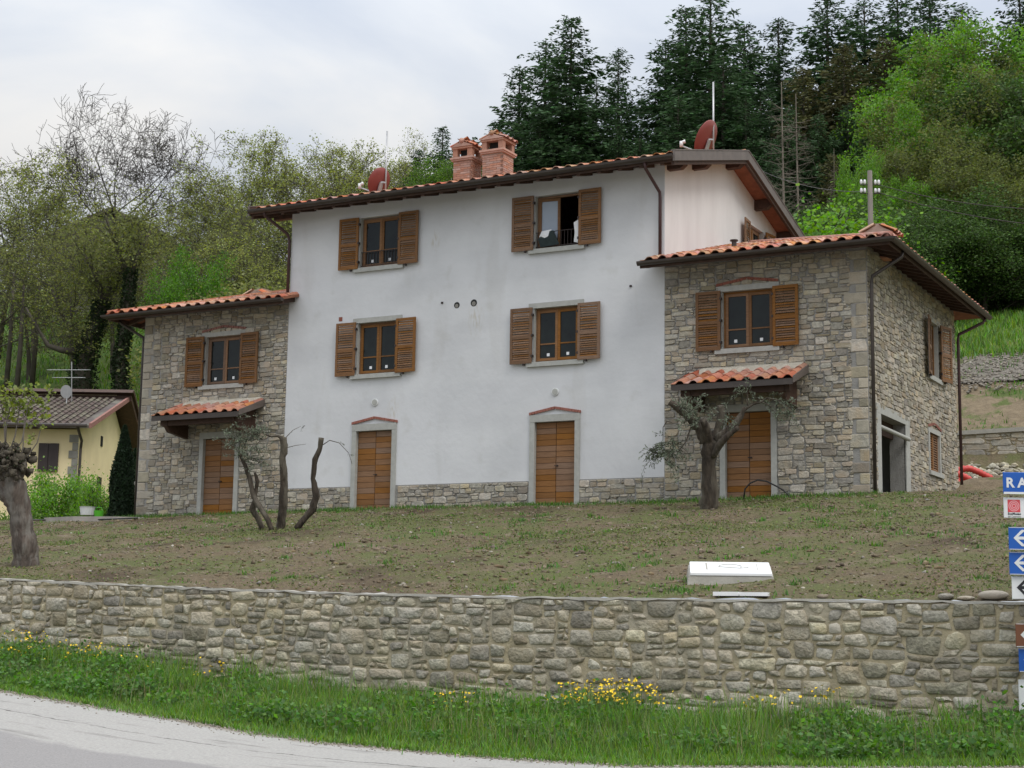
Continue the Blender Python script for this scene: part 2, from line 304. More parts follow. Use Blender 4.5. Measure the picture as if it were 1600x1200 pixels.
# ---------------------------------------------------------------- terrain
def lerp_tab(tab, x):
    return np.interp(x, [a for a, b in tab], [b for a, b in tab])
TL = [(0, -.22), (3, -1.3), (6, -2.0), (20, -1.6), (26, 2.5), (33, 9.0), (56, 18.9), (75, 28), (100, 34), (200, 40), (420, 42)]
TM = [(0, -.12), (10, 0.), (15, 1.6), (20, 4), (30, 7.), (45, 13), (60, 19), (75, 26), (100, 33), (200, 40), (420, 42)]
TR = [(0, -.02), (6, .35), (10, .9), (14, 1.5), (16.6, 2.2), (17.4, 3.25), (22, 5.75), (26, 7.35), (33, 9.9), (42, 12.5), (60, 19), (100, 31), (200, 42), (420, 44)]
def height(x, y):
    x = np.asarray(x, float); y = np.asarray(y, float)
    az = np.degrees(np.arctan2(-(x-CAM[0]), y-CAM[1]))          # degrees left of +y
    wl = np.clip((az-34)/(42-34), 0, 1); wr = np.clip((24-az)/(24-15), 0, 1)
    hy = np.maximum(y, 0)
    h = lerp_tab(TL, hy)*wl + lerp_tab(TR, hy)*wr + lerp_tab(TM, hy)*(1-wl-wr)
    s = np.clip((y+15.3)/15.3, 0, 1); base = -.22*wl-.02*wr-.12*(1-wl-wr)
    wt = np.interp(x, [-60, -7.1, -2.5, .2, 3.3, 6, 9, 60], [-1.6, -2.52, -2.67, -2.74, -2.79, -2.80, -2.81, -2.81])-.03
    g = wt+(base-wt)*(s*.93+.07*np.sin(s*PI/2))
    bump = .035*np.sin(x*1.1+y*.7)*np.cos(y*1.3-x*.4)+.025*np.sin(x*2.7+1)*np.sin(y*2.3)
    h = np.where(y < 0, g+bump*np.clip(-y/1.5, 0, 1)*np.clip((y+15.3)/1.0, 0, 1), h)
    far = .5*np.sin(x*.11+1)*np.sin(y*.09)+.3*np.sin(x*.23)*np.cos(y*.19)
    return h+far*np.clip((y-24)/15, 0, 1)
def H(x, y): return float(height(x, y))

def sheet(name, xs, ys, m, dz=0., rough=0., fn=height):
    X, Y = np.meshgrid(xs, ys); Z = fn(X, Y)+dz
    if rough: Z = Z+NR.randn(*Z.shape)*rough
    nx, ny = len(xs), len(ys)
    V = np.stack([X.ravel(), Y.ravel(), Z.ravel()], 1); i = np.arange(nx*(ny-1)).reshape(ny-1, nx)[:, :-1].ravel()
    F = np.stack([i, i+1, i+nx+1, i+nx], 1)
    return tag(link(name, mesh_np(name, V, F, m, True)), kind='structure')
sheet('garden_ground', np.arange(-34, 26, .16), np.r_[np.arange(-15.15, 0, .16), np.arange(0, 16.6, .6), 17.0], M['garden'], 0, .014)
xs = np.r_[np.linspace(-420, -80, 40), np.arange(-78, 60, 2.), np.linspace(62, 400, 40)]
sheet('hillside', xs, np.r_[17.0, np.arange(18, 110, 2.), np.linspace(112, 420, 30)], M['meadow'], -.004)
sheet('garden_ground_left', np.r_[np.linspace(-420, -34, 40)], np.r_[np.linspace(-15.15, 17, 20)], M['meadow'], -.01)
sheet('garden_ground_right', np.r_[np.linspace(26, 400, 40)], np.r_[np.linspace(-15.15, 17, 20)], M['meadow'], -.01)
sheet('soil_bank', np.arange(-2, 26, .4), np.arange(17.3, 22.6, .35), M['bank'], .05, .03)
sheet('gravel_bank', np.arange(-2, 26, .3), np.arange(22.0, 26.4, .3), M['gravel_bank'], .10, .015)
sheet('bright_meadow', np.arange(-2, 30, .8), np.arange(26.0, 46, .8), M['meadow_bright'], .08, .04)

# road and verge
EDGE = [(-60, -6., -3.6), (-14, -13.9, -3.95), (-8, -16.6, -4.2), (-4.05, -18.12, -4.4), (-1.5, -18.85, -4.52), (.4, -19.05, -4.65), (1.7, -19.15, -4.75), (3.2, -19.3, -4.83), (4.5, -19.2, -4.88), (5.9, -19.25, -4.9),
        (7.8, -19.45, -4.88), (10, -19.0, -4.8), (12.1, -18.5, -4.72), (20, -17.9, -4.6), (60, -17, -4.2)]
def edge(x): return np.interp(x, [e[0] for e in EDGE], [e[1] for e in EDGE]), np.interp(x, [e[0] for e in EDGE], [e[2] for e in EDGE])
def road():
    xs = np.r_[np.linspace(-60, -14, 30), np.arange(-13.6, 20, .4), np.linspace(20.5, 60, 30)]
    off = np.array([-.25, 0, .4, .8, 1.2, 1.6, 2., 2.5, 3, 3.6, 4.5, 6, 9, 14, 30, 60])
    ey, ez = edge(xs); X, O = np.meshgrid(xs, off); Y = ey[None]-O; Z = np.repeat(ez[None], len(off), 0)
    wv = .06*np.sin(xs*2.1)+.05*np.sin(xs*5.3+1); Y[1] += wv
    V = np.stack([X.ravel(), Y.ravel(), Z.ravel()], 1); nx = len(xs)
    i = np.arange(nx*(len(off)-1)).reshape(-1, nx)[:, :-1].ravel(); F = np.stack([i, i+nx, i+nx+1, i+1], 1)
    uv = np.stack([X.ravel(), O.ravel()], 1)
    m = bpy.data.materials.new('road_asphalt'); m.use_nodes = True; t = m.node_tree; N = t.nodes; K = t.links.new
    b = N['Principled BSDF']; b.inputs['Roughness'].default_value = .85
    uvn = N.new('ShaderNodeTexCoord').outputs['UV']; pos = N.new('ShaderNodeNewGeometry').outputs['Position']
    def noise(s, d=6, vec=pos, st=None):
        n = N.new('ShaderNodeTexNoise'); n.inputs['Scale'].default_value = s; n.inputs['Detail'].default_value = d; n.inputs['Roughness'].default_value = .65
        if st: mm = N.new('ShaderNodeMapping'); mm.inputs['Scale'].default_value = st; K(vec, mm.inputs[0]); K(mm.outputs[0], n.inputs['Vector'])
        else: K(vec, n.inputs['Vector'])
        return n.outputs['Fac']
    def mapr(v, a, b_, c=0, d=1):
        r = N.new('ShaderNodeMapRange'); r.inputs['From Min'].default_value = a; r.inputs['From Max'].default_value = b_; r.inputs['To Min'].default_value = c; r.inputs['To Max'].default_value = d; K(v, r.inputs['Value']); return r.outputs[0]
    def mth(op, a, b_):
        r = N.new('ShaderNodeMath'); r.operation = op
        for i_, q in enumerate((a, b_)):
            if isinstance(q, (int, float)): r.inputs[i_].default_value = q
            else: K(q, r.inputs[i_])
        return r.outputs[0]
    def mixc(f, a, b_):
        x = N.new('ShaderNodeMix'); x.data_type = 'RGBA'; K(f, x.inputs[0])
        for s_, q in ((6, a), (7, b_)):
            if isinstance(q, tuple): x.inputs[s_].default_value = (*q, 1)
            else: K(q, x.inputs[s_])
        return x.outputs[2]
    sp = N.new('ShaderNodeSeparateXYZ'); K(uvn, sp.inputs[0]); v = sp.outputs['Y']
    base = mixc(mapr(noise(28), .35, .65), (.40, .385, .36), (.29, .28, .262))
    base = mixc(mapr(noise(1.1, 7, uvn, (.5, 2.2, 1)), .55, .66), base, (.215, .205, .19))
    wob = mth('ADD', v, mth('MULTIPLY', mth('SUBTRACT', noise(.55, 4), .5), 1.1))
    base = mixc(mapr(wob, 3.45, 3.62), base, mixc(mapr(noise(40), .35, .65), (.30, .285, .275), (.21, .20, .195)))
    wc = mth('ADD', v, mth('MULTIPLY', mth('SUBTRACT', noise(2.2, 6), .5), .35))
    crack = mapr(mth('ABSOLUTE', mth('SUBTRACT', wc, 1.75), 0), .035, .012)
    base = mixc(mth('MULTIPLY', crack, mapr(noise(.7, 3), .35, .5)), base, (.07, .065, .06))
    base = mixc(mapr(mth('ADD', v, mth('MULTIPLY', noise(2.2, 7), .55)), .62, .30), base, (.20, .165, .12))
    K(base, b.inputs['Base Color'])
    bn = N.new('ShaderNodeBump'); bn.inputs['Distance'].default_value = .012; K(noise(45), bn.inputs['Height']); K(bn.outputs[0], b.inputs['Normal'])
    tag(link('road', mesh_np('road', V, F, m, True, uv=uv)), kind='structure')
road()
def walltop(x): return np.interp(x, [-60, -7.1, -2.5, .2, 3.3, 6, 9, 60], [-1.6, -2.52, -2.67, -2.74, -2.79, -2.80, -2.81, -2.81])
def wallbase(x): return np.interp(x, [-60, -7, 0, 5, 9, 12, 60], [-3.5, -4.14, -4.53, -4.74, -4.76, -4.70, -4.4])
WY = -15.3
def verge_z(x, s):
    ey, ez = edge(x); return ez-.02+(wallbase(x)+.02-ez)*s + .05*np.sin(x*1.7)*s*(1-s)*4
def verge():
    xs = np.r_[np.linspace(-60, -14, 30), np.arange(-13.6, 20, .4), np.linspace(20.5, 60, 30)]; S = np.linspace(0, 1.06, 9)
    X, SS = np.meshgrid(xs, S); ey = edge(X)[0]; Y = ey+.02+(WY-ey)*SS; Z = verge_z(X, SS); nx = len(xs)
    V = np.stack([X.ravel(), Y.ravel(), Z.ravel()], 1); i = np.arange(nx*(len(S)-1)).reshape(-1, nx)[:, :-1].ravel(); F = np.stack([i, i+1, i+nx+1, i+nx], 1)
    tag(link('verge_ground', mesh_np('verge_ground', V, F, M['verge'], True)), kind='structure')
verge()
g = MB(); g.add([(-900, -900, -5.6), (900, -900, -5.6), (900, 5, -5.6), (-900, 5, -5.6)], [(0, 1, 2, 3)])
tag(g.build('ground', M['verge']), kind='structure')

# ---------------------------------------------------------------- stones
def pack(W_, H_, cu, cv, sizes, rng, blocked=None, jit=.22):
    """fills a rectangle with irregular four-cornered cells; returns a list of corner quads"""
    nx = max(1, round(W_/cu)); ny = max(1, round(H_/cv)); cu = W_/nx; cv = H_/ny
    gx = np.array([[i*cu+(rng.uniform(-jit, jit)*cu if 0 < i < nx else 0) for i in range(nx+1)] for j in range(ny+1)])
    gy = np.array([[j*cv+(rng.uniform(-jit, jit)*cv if 0 < j < ny else 0) for i in range(nx+1)] for j in range(ny+1)])
    occ = np.zeros((ny, nx), bool)
    if blocked:
        for j in range(ny):
            for i in range(nx):
                if blocked((i+.5)*cu, (j+.5)*cv): occ[j, i] = True
    out = []
    for j in range(ny):
        for i in range(nx):
            if occ[j, i]: continue
            for _ in range(6):
                w, h = rng.choice(sizes)
                if i+w <= nx and j+h <= ny and not occ[j:j+h, i:i+w].any(): break
            else: w, h = 1, 1
            occ[j:j+h, i:i+w] = True
            out.append([(gx[b, a], gy[b, a]) for a, b in ((i, j), (i+w, j), (i+w, j+h), (i, j+h))])
    return out
def stone_geo(q, gap, proud, rng, rnd=.24, nside=3, dome=.0):
    """rounded irregular stone on local plane (u, 0, v), facing -y; returns verts, faces about its centre"""
    q = [np.array(p) for p in q]; c = sum(q)/4; pts = []
    w = np.linalg.norm(q[1]-q[0]); h = np.linalg.norm(q[3]-q[0]); rr = rng.uniform(.5, 1.3)*rnd
    for k in range(4):
        p = q[k]; a = q[k-1]-p; b = q[(k+1) % 4]-p; la, lb = np.linalg.norm(a), np.linalg.norm(b); m = min(la, lb)
        a, b = a/la, b/lb; r = m*rr*rng.uniform(.6, 1.35)
        p0 = p+a*r; p2 = p+b*r
        if nside == 3: mid = (p0+p2)/2*.45+p*.55; pts += [p0, mid, p2] if False else [p0, p*.3+(p0+p2)*.35, p2]
        else: pts += [p0, p2]
    mid = []
    for i, p in enumerate(pts):
        d = c-p; l = np.linalg.norm(d); mid.append(p+d/l*min(gap*rng.uniform(.6, 1.5), l*.4)-c)
    n = len(mid); bev = min(.03+.1*min(w, h), .06); vs = []; 
    lift = proud*rng.uniform(.55, 1.45); tx, tz = rng.uniform(-.06, .06), rng.uniform(-.08, .05)
    for s_, y in ((1., .02), (.97, -lift*.55), (.80 if nside == 3 else .86, -lift-dome*.6)):
        for p in mid:
            f = s_ if s_ == 1 else 1-(1-s_)*(bev/.05)*rng.uniform(.7, 1.3) if s_ > .9 else s_*rng.uniform(.94, 1.05)
            vs.append((p[0]*f, y+(tx*p[0]+tz*p[1] if y < 0 else 0)+(rng.uniform(-.13, .13)*lift if s_ < .9 else 0), p[1]*f))
    vs.append((0, sum(v[1] for v in vs[-n:])/n-dome, 0)); fs = []
    for r_ in range(2):
        for k in range(n): fs.append((r_*n+k, r_*n+(k+1) % n, (r_+1)*n+(k+1) % n, (r_+1)*n+k))
    for k in range(n): fs.append((2*n+k, 2*n+(k+1) % n, 3*n))
    return c, vs, fs, w*h
def stone_obj(name, c, vs, fs, m, parent, base=(0, 0, 0), smooth=False):
    me = bpy.data.meshes.new(name); me.from_pydata(vs, [], fs); me.materials.append(m)
    if smooth: me.polygons.foreach_set('use_smooth', [True]*len(fs))
    return link(name, me, parent, Matrix.Translation((base[0]+c[0], base[1], base[2]+c[1])))
def stones_joined(name, lst, m, parent, smooth=False):
    V = []; F = []; A = []
    for (c, vs, fs, base, r) in lst:
        n = len(V); V += [(base[0]+c[0]+v[0], base[1]+v[1], base[2]+c[1]+v[2]) for v in vs]; F += [tuple(i+n for i in f) for f in fs]; A += [r]*len(fs)
    me = bpy.data.meshes.new(name); me.from_pydata(V, [], F); me.materials.append(m)
    if smooth: me.polygons.foreach_set('use_smooth', [True]*len(F))
    a = me.attributes.new('rnd', 'FLOAT', 'FACE'); a.data.foreach_set('value', A)
    o = link(name, me, parent); o['kind'] = 'stuff'; return o

# ---------------------------------------------------------------- retaining wall by the road
def retaining_wall():
    rt = empty('retaining_wall', (2, WY, -4.4), label='long low rubble stone retaining wall between the garden slope and the grass verge', cat='wall')
    inv = Matrix.Translation((-2, -WY, 4.4))
    x0, x1 = -26., 24.; xs = np.arange(x0, x1+.01, 1.0)
    vs = []; 
    for x in xs:
        t, b = float(walltop(x)), float(wallbase(x))-.4
        vs += [(x, WY, b), (x, WY, t-.03), (x, WY+.38, t-.03), (x, WY+.38, b)]
    fs = []
    for i in range(len(xs)-1):
        for k in range(3): fs.append((4*i+k, 4*i+k+1, 4*i+4+k+1, 4*i+4+k))
    fs += [(3, 2, 1, 0), tuple(len(vs)-4+k for k in range(4))]
    mb = MB(); mb.add(vs, fs); mb.build('mortar_core', M['mortar_sand'], rt, inv)
    # coping: thin mortar bed on top
    cp = MB(); xc = np.arange(x0, x1+.01, .22); rj = random.Random(2); jz = [rj.uniform(-.014, .010) for _ in xc]; jy = [rj.uniform(-.02, .025) for _ in xc]; jb = [rj.uniform(-.02, .012) for _ in xc]
    for i in range(len(xc)-1):
        a, b = float(walltop(xc[i]))+jz[i], float(walltop(xc[i+1]))+jz[i+1]; ya_, yb_ = WY-.035+jy[i], WY-.035+jy[i+1]; za_, zb_ = a-.03+jb[i], b-.03+jb[i+1]
        cp.add([(xc[i], ya_, za_), (xc[i+1], yb_, zb_), (xc[i+1], WY+.40, b-.03), (xc[i], WY+.40, a-.03), (xc[i], ya_+.006, a), (xc[i+1], yb_+.006, b), (xc[i+1], WY+.40, b), (xc[i], WY+.40, a)],
               [(4, 5, 6, 7), (0, 1, 5, 4), (2, 3, 7, 6)])
    cp.build('coping', M['concrete'], rt, inv)
    rng = random.Random(11); Hh = 2.05
    sizes = [(2, 1)]*6+[(3, 1)]*5+[(1, 1)]*3+[(2, 2)]*6+[(3, 2)]*6+[(1, 2)]*1+[(4, 2)]*2+[(3, 3)]*2+[(4, 3)]*1+[(5, 2)]
    cells = pack(x1-x0, Hh, .125, .088, sizes, rng, jit=.34); lst = []
    for q in cells:
        q = [(p[0]+x0, p[1]) for p in q]
        c, v, f, ar = stone_geo(q, .019, .034, rng, rng.choice((.14, .2, .26, .32)), 3, .0)
        X = c[0]; top = float(walltop(X))-.035; z = top-(Hh-c[1])
        inview = -7.6 < X < 12.1
        lst.append((ar/(X-CAM[0])**2*1. if False else ar/((X-CAM[0])**2+22**2) if inview else 0, (0, 0), v, f, (X, WY+.005, z), rng.random()))
    lst.sort(key=lambda t: -t[0])
    pale = [(-4.35, -3.45), (9.0, -3.2), (6.35, -3.62), (-5.0, -3.95)]
    for i, (s, c, v, f, base, r) in enumerate(lst[:300]):
        o = stone_obj('stone', (0, 0), v, f, M['field'], rt, (base[0]-2, base[1]-WY, base[2]+4.4), True)
        if any(math.hypot(base[0]-a, base[2]-b) < .13 for a, b in pale):
            o.data.materials[0] = M['pale']; o['label'] = 'pale cream stone'
    o = stones_joined('small_stones', [(c, v, f, base, r) for s, c, v, f, base, r in lst[300:]], M['field'], rt, True); o.matrix_local = inv
retaining_wall()

# ---------------------------------------------------------------- the farmhouse
HX0, HX1, D_ = -11.9, 0., 9.2
LX, RX = -17.35, 5.3
EV, SL = 8.62, .27        # roof board height at the eave line y = -.8, slope
WEV, WSL = 5.92, .28
def zr(y): return EV+SL*(y+.8 if y <= 4.6 else 10.0-y)
house = empty('farmhouse', (0, 0, -.1), label='large white plastered farmhouse with two lower stone wings and wooden shutters', cat='house')
HM = Matrix.Translation((0, 0, .1))
def hp(mb, name, m, mw=None, parent=None, smooth=False, kind=None, label=None):
    """part of the house given in world coordinates (or in the frame mw)"""
    o = mb.build(name, m, parent or house, None if parent else (HM @ mw if mw is not None else HM), smooth)
    if kind: o['kind'] = kind
    if label: o['label'] = label
    return o
def holed(mb, x0, x1, y0, y1, z0, z1, holes):
    xs = sorted({x0, x1, *[h[0] for h in holes], *[h[1] for h in holes]}); zs = sorted({z0, z1, *[h[2] for h in holes], *[h[3] for h in holes]})
    xs = [x for x in xs if x0 <= x <= x1]; zs = [z for z in zs if z0 <= z <= z1]
    solid = lambda i, j: 0 <= i < len(xs)-1 and 0 <= j < len(zs)-1 and not any(h[0] < (xs[i]+xs[i+1])/2 < h[1] and h[2] < (zs[j]+zs[j+1])/2 < h[3] for h in holes)
    for i in range(len(xs)-1):
        for j in range(len(zs)-1):
            if not solid(i, j): continue
            a, b, c, d = xs[i], xs[i+1], zs[j], zs[j+1]
            mb.add([(a,y0,c),(b,y0,c),(b,y0,d),(a,y0,d)], [(0,1,2,3)]); mb.add([(a,y1,c),(b,y1,c),(b,y1,d),(a,y1,d)], [(3,2,1,0)])
            if not solid(i-1, j): mb.add([(a,y0,c),(a,y0,d),(a,y1,d),(a,y1,c)], [(0,1,2,3)])
            if not solid(i+1, j): mb.add([(b,y0,c),(b,y0,d),(b,y1,d),(b,y1,c)], [(3,2,1,0)])
            if not solid(i, j-1): mb.add([(a,y0,c),(b,y0,c),(b,y1,c),(a,y1,c)], [(3,2,1,0)])
            if not solid(i, j+1): mb.add([(a,y0,d),(b,y0,d),(b,y1,d),(a,y1,d)], [(0,1,2,3)])
SIDE = Matrix.Translation((RX, 0, 0)) @ Matrix.Rotation(PI/2, 4, 'Z')       # local x -> +y, local y -> -x
GAB = Matrix.Rotation(PI/2, 4, 'Z')
CX = dict(L=-14.25, ML=-8.79, MR=-3.12, R=2.25)
def wh(c, z0, z1, w=.66): return (c-w, c+w, z0, z1)
def dh(c, zb): return (c-.60, c+.60, zb-.6, 2.08)
# front walls
mb = MB(); holed(mb, HX0, HX1, 0, .4, .52, 8.72, [wh(CX['ML'], 3.7, 5.2), wh(CX['MR'], 3.7, 5.2), wh(CX['ML'], 6.8, 8.28), wh(CX['MR'], 6.8, 8.28), dh(CX['ML'], .5), dh(CX['MR'], .5)])
front = hp(mb, 'plaster_wall', M['plaster'])
mb = MB(); holed(mb, HX0, HX1, -.0, .4, -.6, .515, [dh(CX['ML'], -.16), dh(CX['MR'], -.1)]); plinth = hp(mb, 'stone_plinth', M['mortar'])
mb = MB(); holed(mb, 0, RX, 0, .4, -.6, 6.05, [wh(CX['R'], 3.7, 5.2, .67), dh(CX['R'], -.1)]); wr = hp(mb, 'stone_wall', M['mortar'], label='rubble stone front wall of the right wing')
mb = MB(); holed(mb, LX, HX0, 0, .4, -.6, 6.05, [wh(CX['L'], 3.7, 5.2, .67), dh(CX['L'], -.2)]); wl_ = hp(mb, 'stone_wall', M['mortar'], label='rubble stone front wall of the left wing')
mb = MB(); holed(mb, .4, 9.2, 0, .4, -.6, 6.05, [(.95, 3.3, -1, 2.0), (6.0, 7.15, 3.7, 5.25), (5.8, 7.1, 1.05, 2.1)])
ws = hp(mb, 'stone_wall', M['mortar'], SIDE, label='rubble stone side wall of the right wing')
# hidden walls
mb = MB(); mb.box(LX, RX-.4, 8.8, 9.2, -.6, 6.0); mb.box(LX, LX+.4, .4, 8.8, -.6, 6.05); mb.box(HX0, HX1, 8.8, 9.19, 6, 8.7)
mb.box(HX0+.4, HX1-.4, .5, 8.7, 2.7, 2.9); mb.box(HX0+.4, HX1-.4, .5, 8.7, 5.8, 6.0); mb.box(RX-4.5, RX-.45, .5, 8.7, 2.75, 2.95); mb.box(LX+.4, HX0-.2, .5, 8.7, 2.75, 2.95)
mb.box(.6, 4.8, 4.5, 4.6, -.6, 5.8)
hp(mb, 'rear_wall', M['plaster'])
# gable walls (right one has a window)
def gable(x, window, name):
    mb = MB(); ys = [0.4, 4.6, 8.8]; hol = None
    if window: hol = (6.15, 7.75, 7.25, 8.62); ys = [.4, 4.6, 6.15, 7.75, 8.8]
    xi = x-.4 if window else x+.4; a, b = min(x, xi), max(x, xi)
    tp = lambda y: zr(y)-.02
    for y0, y1 in zip(ys[:-1], ys[1:]):
        segs = [(4.5, None)]
        if hol and y0 == hol[0]: segs = [(4.5, hol[2]), (hol[3], None)]
        for s0, s1 in segs:
            if s1 is None: mb.prism([(y0, s0), (y1, s0), (y1, tp(y1)), (y0, tp(y0))], a, b, 0)
            else: mb.prism([(y0, s0), (y1, s0), (y1, s1), (y0, s1)], a, b, 0)
    mb.prism([(0.001, 5.2), (.4, 5.2), (.4, tp(.4)), (0.001, tp(0))], a+.001, b+.001 if window else b, 0)
    mb.prism([(8.8, 5.2), (9.19, 5.2), (9.19, tp(9.19)), (8.8, tp(8.8))], a, b, 0)
    return hp(mb, name, M['plaster_sunlit'], label='sunlit plastered gable wall' if window else None)
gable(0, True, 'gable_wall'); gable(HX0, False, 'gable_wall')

# stones on the house
house_stones = []
def stone_face(parent, x0, x1, z0, z1, holes, frame, seed, quoin=None, cu=.100, cv=.066, big=1.):
    rng = random.Random(seed)
    blocked = lambda u, v: any(h[0] < u+x0 < h[1] and h[2] < v+z0 < h[3] for h in holes) or (quoin and ((u+x0) > x1-.38 if quoin == 'R' else (u+x0) < x0+.38))
    sizes = [(2, 1)]*4+[(3, 1)]*4+[(4, 1)]*1+[(1, 1)]+[(3, 2)]*7+[(4, 2)]*5+[(2, 2)]*4+[(5, 2)]*3+[(3, 3)]*2+[(4, 3)]*2
    for q in pack(x1-x0, z1-z0, cu*big, cv*big, sizes, rng, blocked, .26):
        c, v, f, ar = stone_geo(q, .013, .030, rng, .20, 2)
        house_stones.append([ar, parent, c, v, f, (x0, 0, z0), frame, rng.random(), M['stone']])
    if quoin:
        z = z0; k = 0
        while z < z1-.05:
            h = min(rng.uniform(.2, .36), z1-z); w = (.28, .50)[k % 2]*rng.uniform(.75, 1.2); k += 1
            if quoin == 'R': qq = [(x1-w, z), (x1-.004, z), (x1-.004, z+h), (x1-w, z+h)]
            else: qq = [(x0+.004, z), (x0+w, z), (x0+w, z+h), (x0+.004, z+h)]
            c, v, f, ar = stone_geo(qq, .010, .024, rng, .06, 2)
            house_stones.append([ar*1.5, parent, c, v, f, (0, 0, 0), frame, rng.random(), M[rng.choice(('quoin', 'stone', 'stone'))]]); z += h
fr = lambda c, zb, w=.76: (c-w, c+w, zb, 2.26)
stone_face(wr, 0, RX, -.3, 5.95, [wh(CX['R'], 3.62, 5.26, .72), fr(CX['R'], -.5)], 'F', 21, 'R')
stone_face(wl_, LX, HX0, -.4, 5.95, [wh(CX['L'], 3.62, 5.26, .72), fr(CX['L'], -.5)], 'F', 22, 'L')
stone_face(plinth, HX0, HX1, -.4, .5, [fr(CX['ML'], -.5), fr(CX['MR'], -.5)], 'F', 23, None)
stone_face(ws, 0.0, 9.2, -.3, 5.95, [(.6, 3.7, -1, 2.1), (5.9, 7.2, 3.62, 5.25), (5.72, 7.18, .98, 2.2)], 'S', 24, None, .09, .064)
for h in house_stones:
    x = h[5][0]+h[2][0]
    if h[6] == 'S': h[0] *= .42
    h[0] *= (1 if x > -10 else .75)
house_stones.sort(key=lambda h: -h[0])
rest = {}
for i, (s, par, c, v, f, base, frame, r, m_) in enumerate(house_stones):
    if i < 300: stone_obj('stone', c, v, f, m_, par, base)
    else: rest.setdefault((par.name, m_.name), []).append((c, v, f, base, r))
for (pn, mn), lst in rest.items(): stones_joined('small_stones', lst, bpy.data.materials[mn], bpy.data.objects[pn])

# ------------------------------------------------ windows, shutters, doors (local frame: facade plane y=0, outward -y)
def bricks_arch(parent, c, half, z, rise, mw=None):
    mb = MB(); n = 9
    for sgn in (-1, 1):
        for k in range(n):
            t0, t1 = k/n, (k+.9)/n
            xa, xb = c+sgn*half*(1-t0), c+sgn*half*(1-t1); za, zb = z+rise*t0, z+rise*t1
            if xa > xb: xa, xb, za, zb = xb, xa, zb, za
            mb.prism([(xa, za), (xb, zb), (xb, zb+.07), (xa, za+.07)], -.045-.006*(k % 2), .01, 1)
    o = mb.build('brick_arch', M['cotto'], parent, mw); o['kind'] = 'stuff'; return o
slat_mesh = {}
def shutter(frame, x0, x1, z0, z1, y=-.09, hinge_left=True, tilt=0., slats=True, name='shutter'):
    w = x1-x0; fx = .075; mb = MB(); t = .02; zm = z0+(z1-z0)*.47
    # hinged at the opening edge: a slight turn away from the wall
    hx = x1 if hinge_left else x0
    def loc(a, b): return (a-hx, b-hx)
    a, b = loc(x0, x1)
    mb.box(a, a+fx, -t, t, z0, z1); mb.box(b-fx, b, -t, t, z0, z1)
    mb.box(a+fx, b-fx, -t+.002, t-.002, z0, z0+.09); mb.box(a+fx, b-fx, -t+.002, t-.002, z1-.08, z1); mb.box(a+fx, b-fx, -t+.002, t-.002, zm-.04, zm+.04)
    mw = Matrix.Translation((hx, y, 0)) @ Matrix.Rotation(tilt, 4, 'Z')
    s = mb.build(name, M['wood'], house, HM @ frame @ mw)
    key = round(w, 3)
    if key not in slat_mesh:
        q = MB(); ww = w-2*fx; q.add([(0, -.017, -.033), (ww, -.017, -.033), (ww, .015, .012), (0, .015, .012), (0, -.017, -.021), (ww, -.017, -.021), (ww, .015, .024), (0, .015, .024)],
              [(3,2,1,0),(4,5,6,7),(0,1,5,4),(1,2,6,5),(2,3,7,6),(3,0,4,7)])
        me = bpy.data.meshes.new('slat'); me.from_pydata(q.v, [], q.f); me.materials.append(M['wood']); slat_mesh[key] = me
    for lo, hi in ((z0+.09, zm-.04), (zm+.04, z1-.08)):
        n = 10
        for k in range(n): link('slat', slat_mesh[key], s, Matrix.Translation((a+fx, 0, lo+(hi-lo)*(k+.5)/n)))
    hb = MB(); xx = b-.25 if hinge_left else a+.25
    hb.box(xx-.02, xx+.02, -.03, .05, z0-.05, z0-.0)
    for zz in (z0+.2, (z0+z1)/2, z1-.2): hb.box((b-.02 if hinge_left else a-.03), (b+.03 if hinge_left else a+.02), -.028, .06, zz-.03, zz+.03)
    hb.build('hinge', M['iron'], s)
    return s
